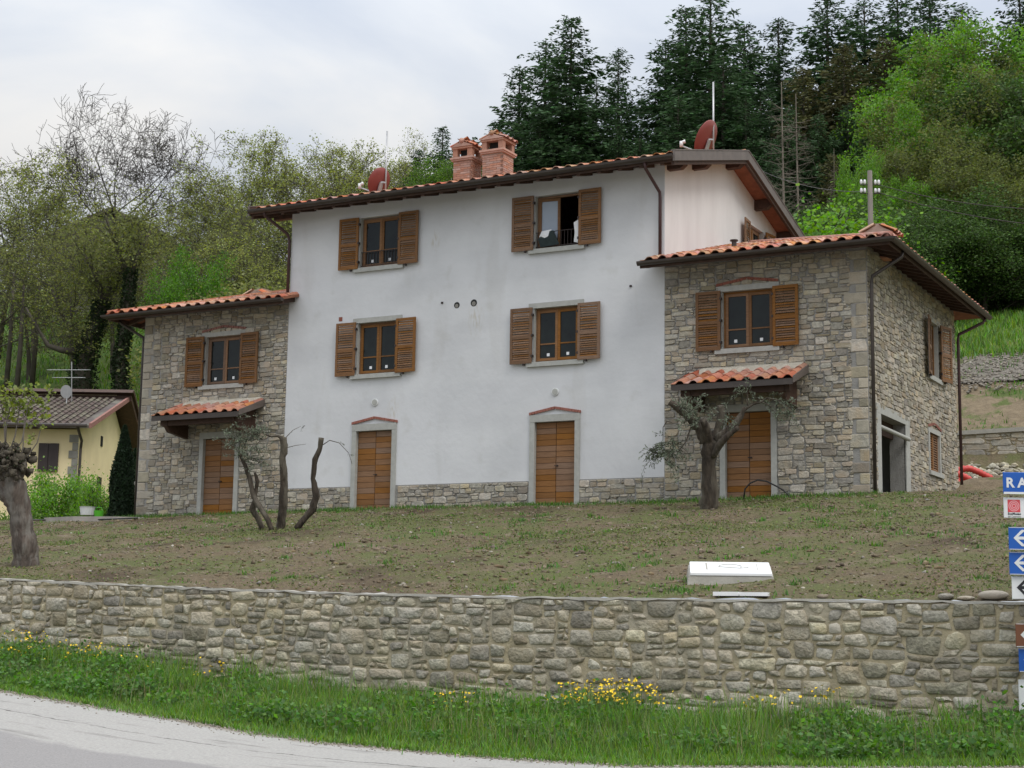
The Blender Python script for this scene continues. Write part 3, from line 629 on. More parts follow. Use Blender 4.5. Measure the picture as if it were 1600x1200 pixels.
def window(mw, c, z0, z1, w=.66, lintel=False, rail=False, arch=False, open_=False, shut=.66, panes=True, sh_tilt=(0, 0)):
    y = .13; mb = MB(); x0, x1 = c-w, c+w
    mb.box(x0, x0+.05, y-.02, y+.06, z0, z1); mb.box(x1-.05, x1, y-.02, y+.06, z0, z1); mb.box(x0+.05, x1-.05, y-.018, y+.058, z1-.05, z1); mb.box(x0+.05, x1-.05, y-.018, y+.058, z0, z0+.04)
    win = mb.build('window', M['wood'], house, HM @ mw)
    def casement(a, b, ang, hinge, glassmat, sticker=True):
        q = MB(); s = .07; zz0, zz1 = z0+.045, z1-.055; zc = zz0+(zz1-zz0)*.33; A, B = a-hinge, b-hinge
        q.box(A, A+s, -.035, .02, zz0, zz1); q.box(B-s, B, -.035, .02, zz0, zz1); q.box(A+s, B-s, -.033, .018, zz0, zz0+s); q.box(A+s, B-s, -.033, .018, zz1-s, zz1)
        if panes: q.box(A+s, B-s, -.03, .012, zc-.017, zc+.017)
        cm = Matrix.Translation((hinge, y, 0)) @ Matrix.Rotation(ang, 4, 'Z')
        q.build('casement', M['wood'], win, cm)
        return cm, A+s, B-s, zz0+s, zz1-s, zc
    for k, (a, b, hg, ang) in enumerate(((x0+.055, c-.003, x0+.055, 0), (c+.003, x1-.055, x1-.055, 0))):
        if open_: ang = (math.radians(7), math.radians(-72))[k]
        cs, A, B, zz0, zz1, zc = casement(a, b, ang, hg, None)
        for lo, hi in (((zz0, zc-.017), (zc+.017, zz1)) if panes else ((zz0, zz1),)):
            g = MB(); g.box(A, B, -.006, .0, lo, hi); g.build('pane', M['glass_sky'] if (open_ and k == 0) else M['glass'], win, cs)
        if not open_ and panes:
            g = MB(); sx = (A+B)/2+RNG.uniform(-.06, .08); g.box(sx-.04, sx+.04, -.0095, -.0065, zz0+.05, zz0+.13); g.build('sticker', M['white'], win, cs)
    q = MB(); q.box(x0-.18, x1+.18, -.09, .12, z0-.13, z0-.005); q.build('sill', M['cut'], win)
    if lintel:
        q = MB(); q.box(x0-.16, x1+.16, -.03, .11, z1+.0, z1+.14); q.build('lintel', M['cut'], win)
    for a_, b_ in ((x0-.02, x0+.004), (x1-.004, x1+.02)):
        q = MB(); q.box(a_, b_, -.012, .11, z0, z1); q.build('jamb', M['cut'], win)
    if arch: bricks_arch(win, c, w+.15, z1+.14, .12)
    if shut:
        shutter(mw, x0-shut-.02, x0-.02, z0-.03, z1+.02, hinge_left=True, tilt=sh_tilt[0]); shutter(mw, x1+.02, x1+.02+shut, z0-.03, z1+.02, hinge_left=False, tilt=sh_tilt[1])
    if rail:
        q = MB(); yy = .03; q.tube([(x0, yy, z0+.46), (x1, yy, z0+.46)], .012, 6); q.tube([(x0, yy, z0+.06), (x1, yy, z0+.06)], .012, 6)
        n = 13
        for k in range(n):
            xx = x0+(x1-x0)*(k+.5)/n; q.tube([(xx, yy, z0+.06), (xx, yy, z0+.46)], .008, 5)
        q.build('railing', M['iron'], win)
    return win
I4 = Matrix.Identity(4)
window(I4, CX['ML'], 6.8, 8.26, rail=True, sh_tilt=(.02, -.03))
window(I4, CX['MR'], 6.8, 8.26, rail=True, open_=True, panes=False, sh_tilt=(0, -.02))
window(I4, CX['ML'], 3.7, 5.19, lintel=True, sh_tilt=(.015, -.04))
window(I4, CX['MR'], 3.7, 5.17, lintel=True, sh_tilt=(0, -.03))
window(I4, CX['R'], 3.7, 5.17, .67, lintel=True, arch=True, sh_tilt=(.01, -.02))
window(I4, CX['L'], 3.7, 5.17, .67, lintel=True, arch=True, sh_tilt=(.02, -.03))
window(SIDE, 6.57, 3.7, 5.24, .56, lintel=True, shut=.62, sh_tilt=(.15, -.25))
window(GAB, 7.0, 7.25, 8.60, .68, lintel=False, shut=.62, sh_tilt=(.1, -.12))
# shuttered low side window
def low_window():
    c, z0, z1, w = 6.42, 1.05, 2.1, .62
    mb = MB(); mb.box(c-w-.06, c-w+.06, -.035, .12, z0, z1); mb.box(c+w-.06, c+w+.06, -.035, .12, z0, z1); mb.box(c-w-.1, c+w+.1, -.036, .12, z1, z1+.13)
    f = mb.build('low_window', M['cut'], house, HM @ SIDE)
    q = MB(); q.box(c-w-.14, c+w+.14, -.09, .12, z0-.12, z0-.003); q.build('sill', M['cut'], f)
    bricks_arch(f, c, w+.12, z1+.13, .12)
    for a, b in ((c-w+.06, c-.005), (c+.005, c+w-.06)):
        q = MB(); q.box(a, a+.06, .03, .07, z0, z1); q.box(b-.06, b, .03, .07, z0, z1); q.box(a+.06, b-.06, .032, .068, z0, z0+.07); q.box(a+.06, b-.06, .032, .068, z1-.07, z1)
        for k in range(14):
            zz = z0+.07+(z1-z0-.14)*(k+.5)/14; q.add([(a+.06, .03, zz-.028), (b-.06, .03, zz-.028), (b-.06, .06, zz+.02), (a+.06, .06, zz+.02)], [(0, 1, 2, 3)])
        q.build('closed_shutter', M['plank'], f)
low_window()
plank_mesh = {}
def door(c, zb, framed=True, arch=False):
    mb = MB(); o, i_ = .74, .60
    mb.box(c-o, c-i_+.005, -.04, .10, zb-.05, 2.08); mb.box(c+i_-.005, c+o, -.04, .10, zb-.05, 2.08); mb.box(c-o-.0, c+o+.0, -.043, .10, 2.083, 2.27)
    q = MB(); q.box(c-i_+.006, c+i_-.006, .10, .14, zb-.05, 2.08); lf = q.build('door', M['dark_wood'], house, HM); d = lf
    mb.build('door_frame', M['cut'], lf)
    z = zb
    n = 14; h = (2.07-zb)/n
    for k in range(n):
        for s in (-1, 1):
            a, b = (c-i_+.004, c-.006) if s < 0 else (c+.006, c+i_-.004)
            key = round(b-a, 3), round(h, 3)
            if key not in plank_mesh:
                p = MB(); W_ = b-a; p.add([(0, 0, 0), (W_, 0, 0), (W_, 0, h-.004), (0, 0, h-.004), (.006, -.018, .004), (W_-.006, -.018, .004), (W_-.006, -.018, h-.009), (.006, -.018, h-.009)],
                      [(4, 5, 6, 7), (0, 1, 5, 4), (1, 2, 6, 5), (2, 3, 7, 6), (3, 0, 4, 7)])
                me = bpy.data.meshes.new('plank'); me.from_pydata(p.v, [], p.f); me.materials.append(M['plank']); plank_mesh[key] = me
            link('plank', plank_mesh[key], lf, Matrix.Translation((a, .098, zb+k*h)))
    q = MB(); q.tube([(c+.05, .04, zb+1.0), (c+.05, .09, zb+1.0)], .022, 8); q.tube([(c+.05, .04, zb+1.0), (c-.03, .04, zb+1.0)], .012, 6); q.build('handle', M['iron'], lf)
    q = MB(); q.box(c-i_+.006, c+i_-.006, -.05, .095, zb-.12, zb-.01); q.build('threshold', M['cut'], d)
    if arch: bricks_arch(d, c, .76, 2.27, .14)
door(CX['L'], -.2); door(CX['ML'], -.16, arch=True); door(CX['MR'], -.09, arch=True); door(CX['R'], -.06)
# garage opening on the side wall
mb = MB(); mb.box(.55, .95, -.03, .02, -.5, 2.0); mb.box(3.3, 3.72, -.03, .02, -.5, 2.0); mb.box(.55, 3.72, -.033, .02, 2.0, 2.22)
gf = mb.build('garage_opening', M['cut'], house, HM @ SIDE)
q = MB(); q.box(.951, 3.299, .3, .36, 1.62, 2.0); q.build('lintel_board', M['dark_wood'], gf)
q = MB(); q.tube([(1.0, .12, 1.74), (3.36, -.1, 1.62)], .055, 10); q.build('rolled_sheet', M['cut'], gf)
q = MB(); q.box(.951, 1.9, .5, .56, -.4, 1.62); q.build('side_panel', M['metal_brown'], gf)
# small fittings on the plaster
for x, z in ((-8.8, 2.88), (-3.12, 2.87)):
    q = MB(); q.disc((x, .0, z), .105, (0, -1, 0), .03, 18); w_ = hp(q, 'vent_cover', M['sign_white'], smooth=False)
    q = MB(); q.disc((x, -.03, z), .08, (0, -1, 0), .012, 18); q.build('vent_grille', M['cut'], w_)
for x, z, r in ((-6.2, 5.46, .09), (-5.66, 5.48, .10)):
    q = MB(); q.disc((x, .002, z), r, (0, -1, 0), .006, 16); h_ = hp(q, 'pipe_hole', M['dark'])
    q = MB(); q.tube([(x+.0, -.006, z-.02), (x, -.012, z-.02)], [r*.62, r*.62], 14, True); q.build('sleeve', M['grey_stone'] , h_)
q = MB(); q.box(-10.12, -10.0, -.008, .0, 5.3, 5.42); hp(q, 'unplastered_patch', M['cotto'])
for x, z in ((-6.67, 5.57), (-.95, 5.55)):
    q = MB(); q.box(x-.03, x+.03, -.03, 0, z-.03, z+.02); hp(q, 'wall_fixing', M['iron'])

# ------------------------------------------------ roofs
def tile_me(m, L_=.43, pitch=.36, name='roof_tile'):
    prof = [(0, .010), (.12, .004), (.15, .018), (.18, .048), (.225, .074), (.27, .080), (.32, .066), (.355, .034), (.375, .008)]
    sc_ = pitch/.36; th = .016; vs = []
    for y in (0, L_):
        for x, z in prof: vs.append((x*sc_, y, z+.0))
    for y in (0, L_):
        for x, z in prof: vs.append((x*sc_, y, z-th))
    n = len(prof); fs = []
    for k in range(n-1):
        fs.append((k, k+1, n+k+1, n+k)); fs.append((2*n+k+1, 2*n+k, 3*n+k, 3*n+k+1)); fs.append((2*n+k, 2*n+k+1, k+1, k))
    me = bpy.data.meshes.new(name); me.from_pydata(vs, [], fs); me.materials.append(m); me.polygons.foreach_set('use_smooth', [False]*len(fs)); return me
TME = tile_me(M['tile']); TNEW = tile_me(M['tile_new'])
def tmat(x, y, z, slope, rz=0, jit=.0):
    return Matrix.Translation((x+RNG.uniform(-jit, jit), y, z+RNG.uniform(0, jit))) @ Matrix.Rotation(rz, 4, 'Z') @ Matrix.Rotation(math.atan(slope)-.045+RNG.uniform(-.012, .012), 4, 'X') @ Matrix.Rotation(RNG.uniform(-.02, .02), 4, 'Y') @ Matrix.Rotation(RNG.uniform(-.02, .02), 4, 'Z')
def tiles(parent, mats, me, single, name='roof_tile', joined='roof_tiles'):
    for mw in mats[:single]: link(name, me, parent, mw)
    if len(mats) > single:
        v0 = np.array([v.co[:] for v in me.vertices]); f0 = [tuple(p.vertices) for p in me.polygons]; V = []; F = []; A = []
        for i, mw in enumerate(mats[single:]):
            R_ = np.array(mw.to_3x3()); T_ = np.array(mw.translation); V.append(v0 @ R_.T+T_); F += [tuple(a+i*len(v0) for a in f) for f in f0]; A += [RNG.random()]*len(f0)
        j = bpy.data.meshes.new(joined); j.from_pydata(np.vstack(V).tolist(), [], F); j.materials.append(me.materials[0]); a = j.attributes.new('rnd', 'FLOAT', 'FACE'); a.data.foreach_set('value', A)
        o = link(joined, j, parent); o['kind'] = 'stuff'
PX = .36; RW_ = .36
def roof_part(name, mb, m, label=None): return hp(mb, name, m, label=label)
# main roof
mb = MB(); x0, x1 = -12.8, .6
pf = [(-.8, zr(-.8)), (4.6, zr(4.6)), (10.0, zr(10.0))]
mb.prism(pf+[(10.0, zr(10.)+.07), (4.6, zr(4.6)+.07), (-.8, zr(-.8)+.07)], x0, x1, 0)
main_roof = roof_part('main_roof', mb, M['soffit'], 'low gabled main roof')
mats = []; cs = math.cos(math.atan(SL)); nx = int((x1-x0)/PX)
for r in range(15):
    for c in range(nx):
        y = -.86+r*RW_*cs; mats.append(tmat(x0+.04+c*PX*(x1-x0-.05)/(nx*PX), y, zr(max(y, -.8))+.085+SL*min(0, y+.8), SL, 0, .006))
back = [tmat(x1-.04-c*PX, 10.06-r*RW_*cs, zr(10.0-r*RW_*cs)+.085, SL, PI, .006) for r in range(15) for c in range(nx)]
tiles(main_roof, mats+back, TME, 2*nx)
q = MB()
for k in range(30):
    xa = x0+.05+k*(x1-x0-.1)/30; q.tube([(xa, 4.6, zr(4.6)+.11), (xa+.47, 4.6, zr(4.6)+.13)], [.12, .105], 8)
o = q.build('ridge_tiles', M['tile'], main_roof, smooth=True); o['kind'] = 'stuff'
def gutter(pts, name='gutter', r=.085):
    """half round gutter along a polyline, open on top, with a fascia lip"""
    q = MB(); pts = [np.array(p, float) for p in pts]; n = 7
    ring = []
    for i, p in enumerate(pts):
        if 0 < i < len(pts)-1:
            a = (p-pts[i-1]); b = (pts[i+1]-p); a /= np.linalg.norm(a); b /= np.linalg.norm(b); t = a+b; t /= np.linalg.norm(t); k = 1/max(.4, float(np.dot(t, a)))
        else: t = (pts[1]-pts[0]) if i == 0 else (pts[-1]-pts[-2]); t /= np.linalg.norm(t); k = 1
        side = np.cross(t, (0, 0, 1.)); ring.append([p+side*k*(r*math.cos(PI*j/(n-1)))-np.array((0, 0, 1.))*r*1.15*math.sin(PI*j/(n-1)) for j in range(n)] + [p-side*k*r*.86, p+side*k*r*.86])
    m_ = n+2; q.add([v for rr in ring for v in rr], [(i*m_+j, i*m_+(j+1) % m_, (i+1)*m_+(j+1) % m_, (i+1)*m_+j) for i in range(len(pts)-1) for j in range(m_)]+[tuple(range(m_))[::-1], tuple((len(pts)-1)*m_+j for j in range(m_))])
    return hp(q, name, M['metal_brown'], smooth=False)
gutter([(x0-.02, -.88, EV+.05), (x1+.0, -.88, EV+.05)], r=.105)
q = MB(); q.box(x0, x1, -.815, -.785, EV-.12, EV+.06); hp(q, 'fascia_board', M['dark_wood'])
raf = MB(); raf.box(0, .11, -.78, .05, -.17, -.0)
rme = bpy.data.meshes.new('rafter'); rme.from_pydata([(a, b, c+(b+.78)*SL) for a, b, c in raf.v], [], raf.f); rme.materials.append(M['dark_wood'])
n = 22
for k in range(n): link('rafter', rme, main_roof, Matrix.Translation((-12.35+k*12.55/(n-1), 0, EV+.0)))
for y, w in ((.25, .2), (2.0, .18), (4.6, .22), (7.0, .2), (9.0, .18)):
    for xa, xb in ((-.1, .5), (-12.7, -11.8)):
        q = MB(); q.prism([(xa, zr(y)-.30), (xb-.12 if xb > 0 else xb, zr(y)-.30), (xb, zr(y)-.2), (xb, zr(y)-.015), (xa, zr(y)-.015)], y-w/2, y+w/2, 1); q.build('purlin', M['dark_wood'], main_roof)
for xe, xf in ((.6, .66), (-12.86, -12.8)):
    q = MB()
    for (ya, yb) in ((-.9, 4.6), (4.6, 10.1)):
        q.prism([(ya, zr(ya)-.10), (yb, zr(yb)-.10), (yb, zr(yb)+.17), (ya, zr(ya)+.17)], xe, xf, 0)
        q.prism([(ya, zr(ya)+.17), (yb, zr(yb)+.17), (yb, zr(yb)+.20), (ya, zr(ya)+.20)], xe-.06 if xe > 0 else xe-.015, xf+.015 if xe > 0 else xf+.06, 0)
    hp(q, 'rake_board', M['trim'])
    q = MB()
    for (ya, yb) in ((-.8, 4.6), (4.6, 10.0)): q.prism([(ya, zr(ya)-.2), (yb, zr(yb)-.2), (yb, zr(yb)-.004), (ya, zr(ya)-.004)], xe-.08 if xe > 0 else xf+.002, xe-.002 if xe > 0 else xf+.08, 0)
    hp(q, 'rake_beam', M['dark_wood'])
# wing roofs (hipped)
def wing_roof(sgn, label, nsing):
    """sgn 1 right wing, -1 left wing; built for the right wing, mirrored for the left one"""
    ax = (lambda x: x) if sgn > 0 else (lambda x: HX0+5.45-5.3-x if False else (HX0-x*(5.45/5.3) if x > 0 else HX0-x))
    xe = 6.1; ya, yb, ym = -.8, 10.0, 4.6; xr = xe-5.4; zt = WEV+WSL*5.4
    def V(x, y, z): return (ax(x), y, z)
    th = .07; q = MB()
    low = [V(-.35, ya, WEV), V(xe, ya, WEV), V(xe, yb, WEV), V(-.0, yb, WEV), V(0.0, ym, zt), V(xr, ym, zt), V(-.35, -.001, WEV+WSL*.8), V(0, -.001, WEV+WSL*.8)]
    up = [(a, b, c+th) for a, b, c in low]; q.add(low+up, [])
    F = [(0, 1, 5, 4, 7, 6), (1, 2, 5), (2, 3, 4, 5)]
    q.f += F; q.f += [tuple(i+8 for i in f) for f in F]
    q.f += [(0, 1, 9, 8), (1, 2, 10, 9), (2, 3, 11, 10), (0, 6, 14, 8), (6, 7, 15, 14)]
    rf = roof_part('wing_roof', q, M['soffit'], label)
    cs = math.cos(math.atan(WSL)); front = []; side = []
    for r in range(15):
        y = -.86+r*RW_*cs
        for c in range(19):
            x = -.33+c*.358
            lim = xe-(y+.8)-.12
            if x+.2 > lim or (y > -.1 and x < 0): continue
            xx = ax(x)-(0 if sgn > 0 else .36)
            front.append(tmat(xx, y, WEV+.085+WSL*(y+.8), WSL, 0, .008))
        for c in range(30):
            yy = ya+.04+c*.36; t = min(yy-ya, yb-yy-.36)
            if r*RW_*cs > t: continue
            x = xe+.06-r*RW_*cs
            side.append(tmat(ax(x), yy if sgn > 0 else yy+.36, WEV+.085+WSL*(xe-x), WSL, PI/2 if sgn > 0 else -PI/2, .006))
    tiles(rf, front+side, TME, nsing)
    # hip tiles
    q = MB(); n = 15
    for k in range(n):
        t0, t1 = k/n, (k+1.25)/n
        for yc in (ya, yb):
            s_ = 1 if yc == ya else -1
            p0 = V(xe-5.4*t0, yc+s_*5.4*t0, WEV+WSL*5.4*t0+.105); p1 = V(xe-5.4*min(t1, 1), yc+s_*5.4*min(t1, 1), WEV+WSL*5.4*min(t1, 1)+.12)
            q.tube([p0, p1], [.085, .07], 8)
    o = q.build('hip_tiles', M['tile'], rf, smooth=True); o['kind'] = 'stuff'
    g_ = [V(-.38, ya-.07, WEV+.03), V(xe+.07, ya-.07, WEV+.03), V(xe+.07, yb, WEV+.03)]
    gutter(g_ if sgn > 0 else g_[::-1], r=.09)
    q = MB()
    q.prism([(ax(-.35), WEV-.12), (ax(xe-.02), WEV-.12), (ax(xe-.02), WEV-.003), (ax(-.35), WEV-.003)], ya+.01, ya+.05, 1)
    a_, b_ = sorted((ax(xe-.02), ax(xe-.06))); q.box(a_, b_, ya+.06, yb, WEV-.12, WEV-.003)
    hp(q, 'eave_board', M['dark_wood'])
    # rafters
    for k in range(12):
        x = -.2+k*.54; q = MB(); a_, b_ = sorted((ax(x), ax(x+.09)))
        lim = min(.05, xe-x-.8-.15)
        if lim < -.6: continue
        q.add([(xx, yy, WEV-.14+zz+(yy+.8)*WSL) for zz in (0, .135) for xx, yy in ((a_, -.74), (b_, -.74), (b_, lim), (a_, lim))], [(3,2,1,0),(4,5,6,7),(0,1,5,4),(1,2,6,5),(2,3,7,6),(3,0,4,7)])
        q.build('rafter', M['dark_wood'], rf)
    for k in range(17):
        y = .1+k*.54; q = MB(); a_, b_ = xe-.75, xe-.06
        q.add([(ax(xx), yy, WEV-.14+zz+(xe-xx)*WSL) for zz in (0, .135) for xx, yy in ((5.15, y), (b_, y), (b_, y+.09), (5.15, y+.09))], [(3,2,1,0),(4,5,6,7),(0,1,5,4),(1,2,6,5),(2,3,7,6),(3,0,4,7)])
        q.build('rafter', M['dark_wood'], rf)
    return rf
wing_roof(1, 'orange tiled hipped roof of the right wing', 100)
wing_roof(-1, 'orange tiled hipped roof of the left wing', 44)
# canopies over the wing doors
def canopy(x0, x1, label, zf=2.62, zw=3.08, dp=1.2):
    sl_ = (zw-zf)/dp; q = MB(); q.prism([(-dp, zf), (0, zw), (0, zw+.05), (-dp, zf+.05)], x0, x1, 0); cn = hp(q, 'door_canopy', M['dark_wood'], label=label)
    n = 9; w = (x1-x0)/n; me = tile_me(M['tile_new'], .46, w); mats = []
    for r in range(3):
        for c in range(n): mats.append(tmat(x0+c*w-.01, -dp-.05+r*.40, zf+.06+sl_*(r*.40), sl_, 0, .006))
    tiles(cn, mats, me, 99)
    q = MB(); q.prism([(-.30, zw-.06), (-.002, zw+.02), (-.002, zw+.17), (-.24, zw+.08)], x0+.35, x1-.1, 0); q.build('mortar_flashing', M['pale'], cn)
    q = MB(); q.box(x0, x1, -dp-.03, -dp, zf-.1, zf+.045); q.build('fascia', M['metal_brown'], cn)
    q = MB(); q.box(x0+.15, x1-.15, -1.0, -.86, zf-.22, zf+.03); q.build('beam', M['dark_wood'], cn)
    for x in (x0+.28, x1-.42):
        q = MB(); q.prism([(-1.02, zf-.22), (-.85, zf-.4), (0, zf-.52), (0, zf-.26), (0, zw-.02), (-1.02, zf+.03)], x, x+.14, 0); q.build('bracket', M['dark_wood'], cn)
    for x in (x0-.03, x1):
        q = MB(); q.prism([(-dp, zf-.06), (0, zw-.1), (0, zw+.1), (-dp, zf+.10)], x, x+.03, 0); q.build('side_board', M['trim'], cn)
canopy(.70, 3.80, 'small orange tiled canopy over the right wing door'); canopy(-15.85, -12.66, 'small orange tiled canopy over the left wing door')
# downpipes
def pipe(pts, m='pipe_brown', r=.045): q = MB(); q.tube(pts, r, 8); hp(q, 'downpipe', M[m], smooth=True)
pipe([(-.2, -.86, EV-.03), (-.2, -.8, EV-.2), (-.10, -.1, 7.95), (-.10, -.07, 7.8), (-.10, -.07, 6.1)])
pipe([(-12.3, -.86, EV-.03), (-12.3, -.8, EV-.15), (-11.98, -.1, 8.05), (-11.93, -.06, 7.85), (-11.93, -.06, 6.15)])
pipe([(6.1, .35, WEV-.04), (6.08, .3, WEV-.2), (5.42, .06, 5.25), (5.40, .04, 5.05), (5.40, .04, -.2)], 'metal_brown')
pipe([(6.1, 9.7, WEV-.04), (6.05, 9.65, WEV-.2), (5.42, 9.28, 5.35), (5.40, 9.26, 5.2), (5.40, 9.26, .3)])
pipe([(-18.1, -.3, WEV-.04), (-18.05, -.28, WEV-.15), (-17.44, .05, 5.35), (-17.42, .05, 5.2), (-17.42, .05, -.3)], 'metal_brown')
# chimneys
brick_me = MB(); brick_me.box(0, .235, 0, .06, 0, .055); bme = bpy.data.meshes.new('brick'); bme.from_pydata(brick_me.v, [], brick_me.f); bme.materials.append(M['brick'])
def chimney(x0, x1, y0, y1, z0, z1, cap, name='chimney'):
    q = MB(); q.box(x0+.012, x1-.012, y0+.012, y1-.012, z0, z1); ch = hp(q, name, M['brick_mortar'])
    h = .066; k = 0; z = z0
    while z+.055 < z1:
        off = (k % 2)*.12
        for (fx, L_) in (('f', x1-x0), ('r', y1-y0)):
            u = -off
            while u < L_-.03:
                a, b = max(u, 0), min(u+.235, L_)
                if b-a > .04:
                    s_ = (b-a)/.235
                    mw = Matrix.Translation((x0+a, y0, z)) @ Matrix.Diagonal((s_, 1, 1, 1)) if fx == 'f' else Matrix.Translation((x1, y0+a, z)) @ Matrix.Rotation(PI/2, 4, 'Z') @ Matrix.Diagonal((s_, 1, 1, 1))
                    link('brick', bme, ch, mw)
                u += .247
        z += h; k += 1
    q = MB(); q.box(x0-.05, x1+.05, y0-.05, y1+.05, z1, z1+.05); q.box(x0-.08, x1+.08, y0-.08, y1+.08, z1+.05, z1+.11); q.build('cornice', M['brick'], ch)
    zt = z1+.11; hh = cap
    q = MB(); s_ = .16
    for a in (x0-.02, x1+.02-s_):
        for b in (y0-.02, y1+.02-s_): q.box(a, a+s_, b, b+s_, zt, zt+hh)
    q.box(x0-.05, x1+.05, y0-.05, y1+.05, zt+hh, zt+hh+.06); q.build('vent_piers', M['brick'], ch)
    q = MB(); q.box(x0+.16, x1-.16, y0+.16, y1-.16, zt, zt+hh); q.build('flue', M['dark'], ch)
    zc = zt+hh+.06; xm = (x0+x1)/2; ov = .07
    q = MB(); q.prism([(x0-ov, zc), (x1+ov, zc), (xm, zc+.16)], y0-ov, y1+ov, 1); q.build('cap_slab', M['brick'], ch)
    W2 = (x1-x0)/2+ov; sl_ = .16/W2
    for side in (0, 1):
        n = int((y1-y0+2*ov)/.27)+0
        for k in range(n):
            for r in range(2):
                yy = y0-ov+k*(y1-y0+2*ov)/n; dxx = r*.3
                if side == 0: link('cap_tile', TME, ch, Matrix.Translation((x0-ov-.04+dxx, yy+.3, zc+.02+dxx*sl_)) @ Matrix.Rotation(-PI/2, 4, 'Z') @ Matrix.Rotation(math.atan(sl_)-.04, 4, 'X') @ Matrix.Diagonal((.72, .7, .9, 1)))
                else: link('cap_tile', TME, ch, Matrix.Translation((x1+ov+.04-dxx, yy, zc+.02+dxx*sl_)) @ Matrix.Rotation(PI/2, 4, 'Z') @ Matrix.Rotation(math.atan(sl_)-.04, 4, 'X') @ Matrix.Diagonal((.72, .7, .9, 1)))
    q = MB(); q.tube([(xm, y0-ov-.03, zc+.18), (xm, y1+ov+.03, zc+.18)], .075, 8); q.build('cap_ridge', M['tile'], ch, smooth=True)
    return ch
chimney(-8.0, -7.38, 2.7, 3.32, 9.3, 10.50, .26); chimney(-7.0, -6.32, 2.7, 3.38, 9.3, 10.60, .26)
def low_chimney(cx, cy, zb, w, h):
    q = MB(); q.box(cx-w/2, cx+w/2, cy-w/2, cy+w/2, zb, zb+h); ch = hp(q, 'low_chimney', M['brick'])
    q = MB(); q.prism([(cx-w/2-.18, zb+h), (cx+w/2+.18, zb+h), (cx, zb+h+.2)], cy-w/2-.15, cy+w/2+.15, 1); q.build('cap_slab', M['brick_mortar'], ch)
    W2 = w/2+.18; sl_ = .2/W2
    for side in (0, 1):
        for k in range(3):
            for r in range(1):
                yy = cy-w/2-.18+k*(w+.36)/3; dxx = r*.28
                if side == 0: link('cap_tile', TME, ch, Matrix.Translation((cx-W2-.05+dxx, yy+.36, zb+h+.03+dxx*sl_)) @ Matrix.Rotation(-PI/2, 4, 'Z') @ Matrix.Rotation(math.atan(sl_)-.04, 4, 'X'))
                else: link('cap_tile', TME, ch, Matrix.Translation((cx+W2+.05-dxx, yy, zb+h+.03+dxx*sl_)) @ Matrix.Rotation(PI/2, 4, 'Z') @ Matrix.Rotation(math.atan(sl_)-.04, 4, 'X'))
    q = MB(); q.box(cx-w*.28, cx+w*.28, cy-.1, cy+w*.6, zb+h+.1, zb+h+.30); q.build('pot', M['brick_mortar'], ch)
low_chimney(5.28, 1.4, 5.95, .42, .62); low_chimney(-15.2, 3.0, 6.3, .5, .66)
# plumbing vent stub on the right wing roof
q = MB(); q.tube([(1.35, 1.5, 6.4), (1.35, 1.5, 6.85)], .07, 8); q.disc((1.35, 1.5, 6.85), .11, (0, 0, 1), .03, 10); hp(q, 'roof_vent', M['metal_brown'])

# ---------------------------------------------------------------- things on the house
def dish(base, top, c, R, face_az, tiltup, lnb, name, label):
    """mast from base to top, red dish"""
    b = np.array(base); t = empty(name, tuple(b), label=label, cat='satellite dish'); mw = Matrix.Translation(tuple(-b))
    q = MB(); q.tube([base, top], .028, 8); q.build('mast', M['galv'], t, mw, True)
    d = Vector((math.sin(face_az)*math.cos(tiltup), math.cos(face_az)*math.cos(tiltup), math.sin(tiltup))); rot = d.to_track_quat('Z', 'Y').to_matrix().to_4x4()
    q = MB(); n = 28; vs = []; fs = []
    for k, (f, dz) in enumerate(((0, -.09), (.35, -.079), (.7, -.046), (1, 0), (1.02, .0), (1.0, -.02), (.7, -.062), (.35, -.095), (0, -.105))):
        for j in range(n): vs.append((R*f*math.cos(2*PI*j/n)*.93, R*f*math.sin(2*PI*j/n), dz))
    for k in range(8):
        for j in range(n): fs.append((k*n+j, k*n+(j+1) % n, (k+1)*n+(j+1) % n, (k+1)*n+j))
    q.add(vs, fs); q.build('reflector', M['dish_red'], t, mw @ Matrix.Translation(tuple(c)) @ rot, True)
    cc = Vector(tuple(c)); lo = cc-Vector((0, 0, R*.9)); q = MB(); q.tube([tuple(lo), tuple(lnb)], .022, 6); q.build('feed_arm', M['galv'], t, mw)
    l = Vector(tuple(lnb)); q = MB(); q.tube([l+Vector((0, 0, -.03)), l+Vector((0, 0, .13))], .055, 8); q.tube([l+Vector((0, 0, .1)), l+(cc-l).normalized()*.12+Vector((0, 0, .1))], [.04, .06], 8); q.build('receiver', M['porcelain'], t, mw, True)
    mid = Vector(base)*.0+Vector((base[0], base[1], cc.z-.05)); q = MB(); bk = cc-d*.1
    q.box(-.07, .07, -.02, .02, -.32, .1); q.build('bracket', M['galv'], t, mw @ Matrix.Translation(tuple(bk-Vector((0, 0, .12)))) @ Matrix.Rotation(-face_az, 4, 'Z') @ Matrix.Rotation(.35, 4, 'X'))
    q = MB(); q.tube([tuple(bk), tuple(mid)], .035, 6); q.build('clamp', M['galv'], t, mw)
    return t
dish((-.33, 4.4, 9.9), (-.33, 4.4, 12.38), (-.55, 4.35, 10.70), .55, math.radians(277), .45, (-1.22, 4.15, 10.52), 'satellite_dish', 'red satellite dish on a tall grey mast by the right gable of the roof')
dish((-11.25, 4.0, 9.8), (-11.25, 4.0, 12.27), (-11.48, 3.95, 10.62), .46, math.radians(285), .42, (-12.10, 3.8, 10.46), 'satellite_dish', 'red satellite dish on a grey mast near the left end of the main roof')
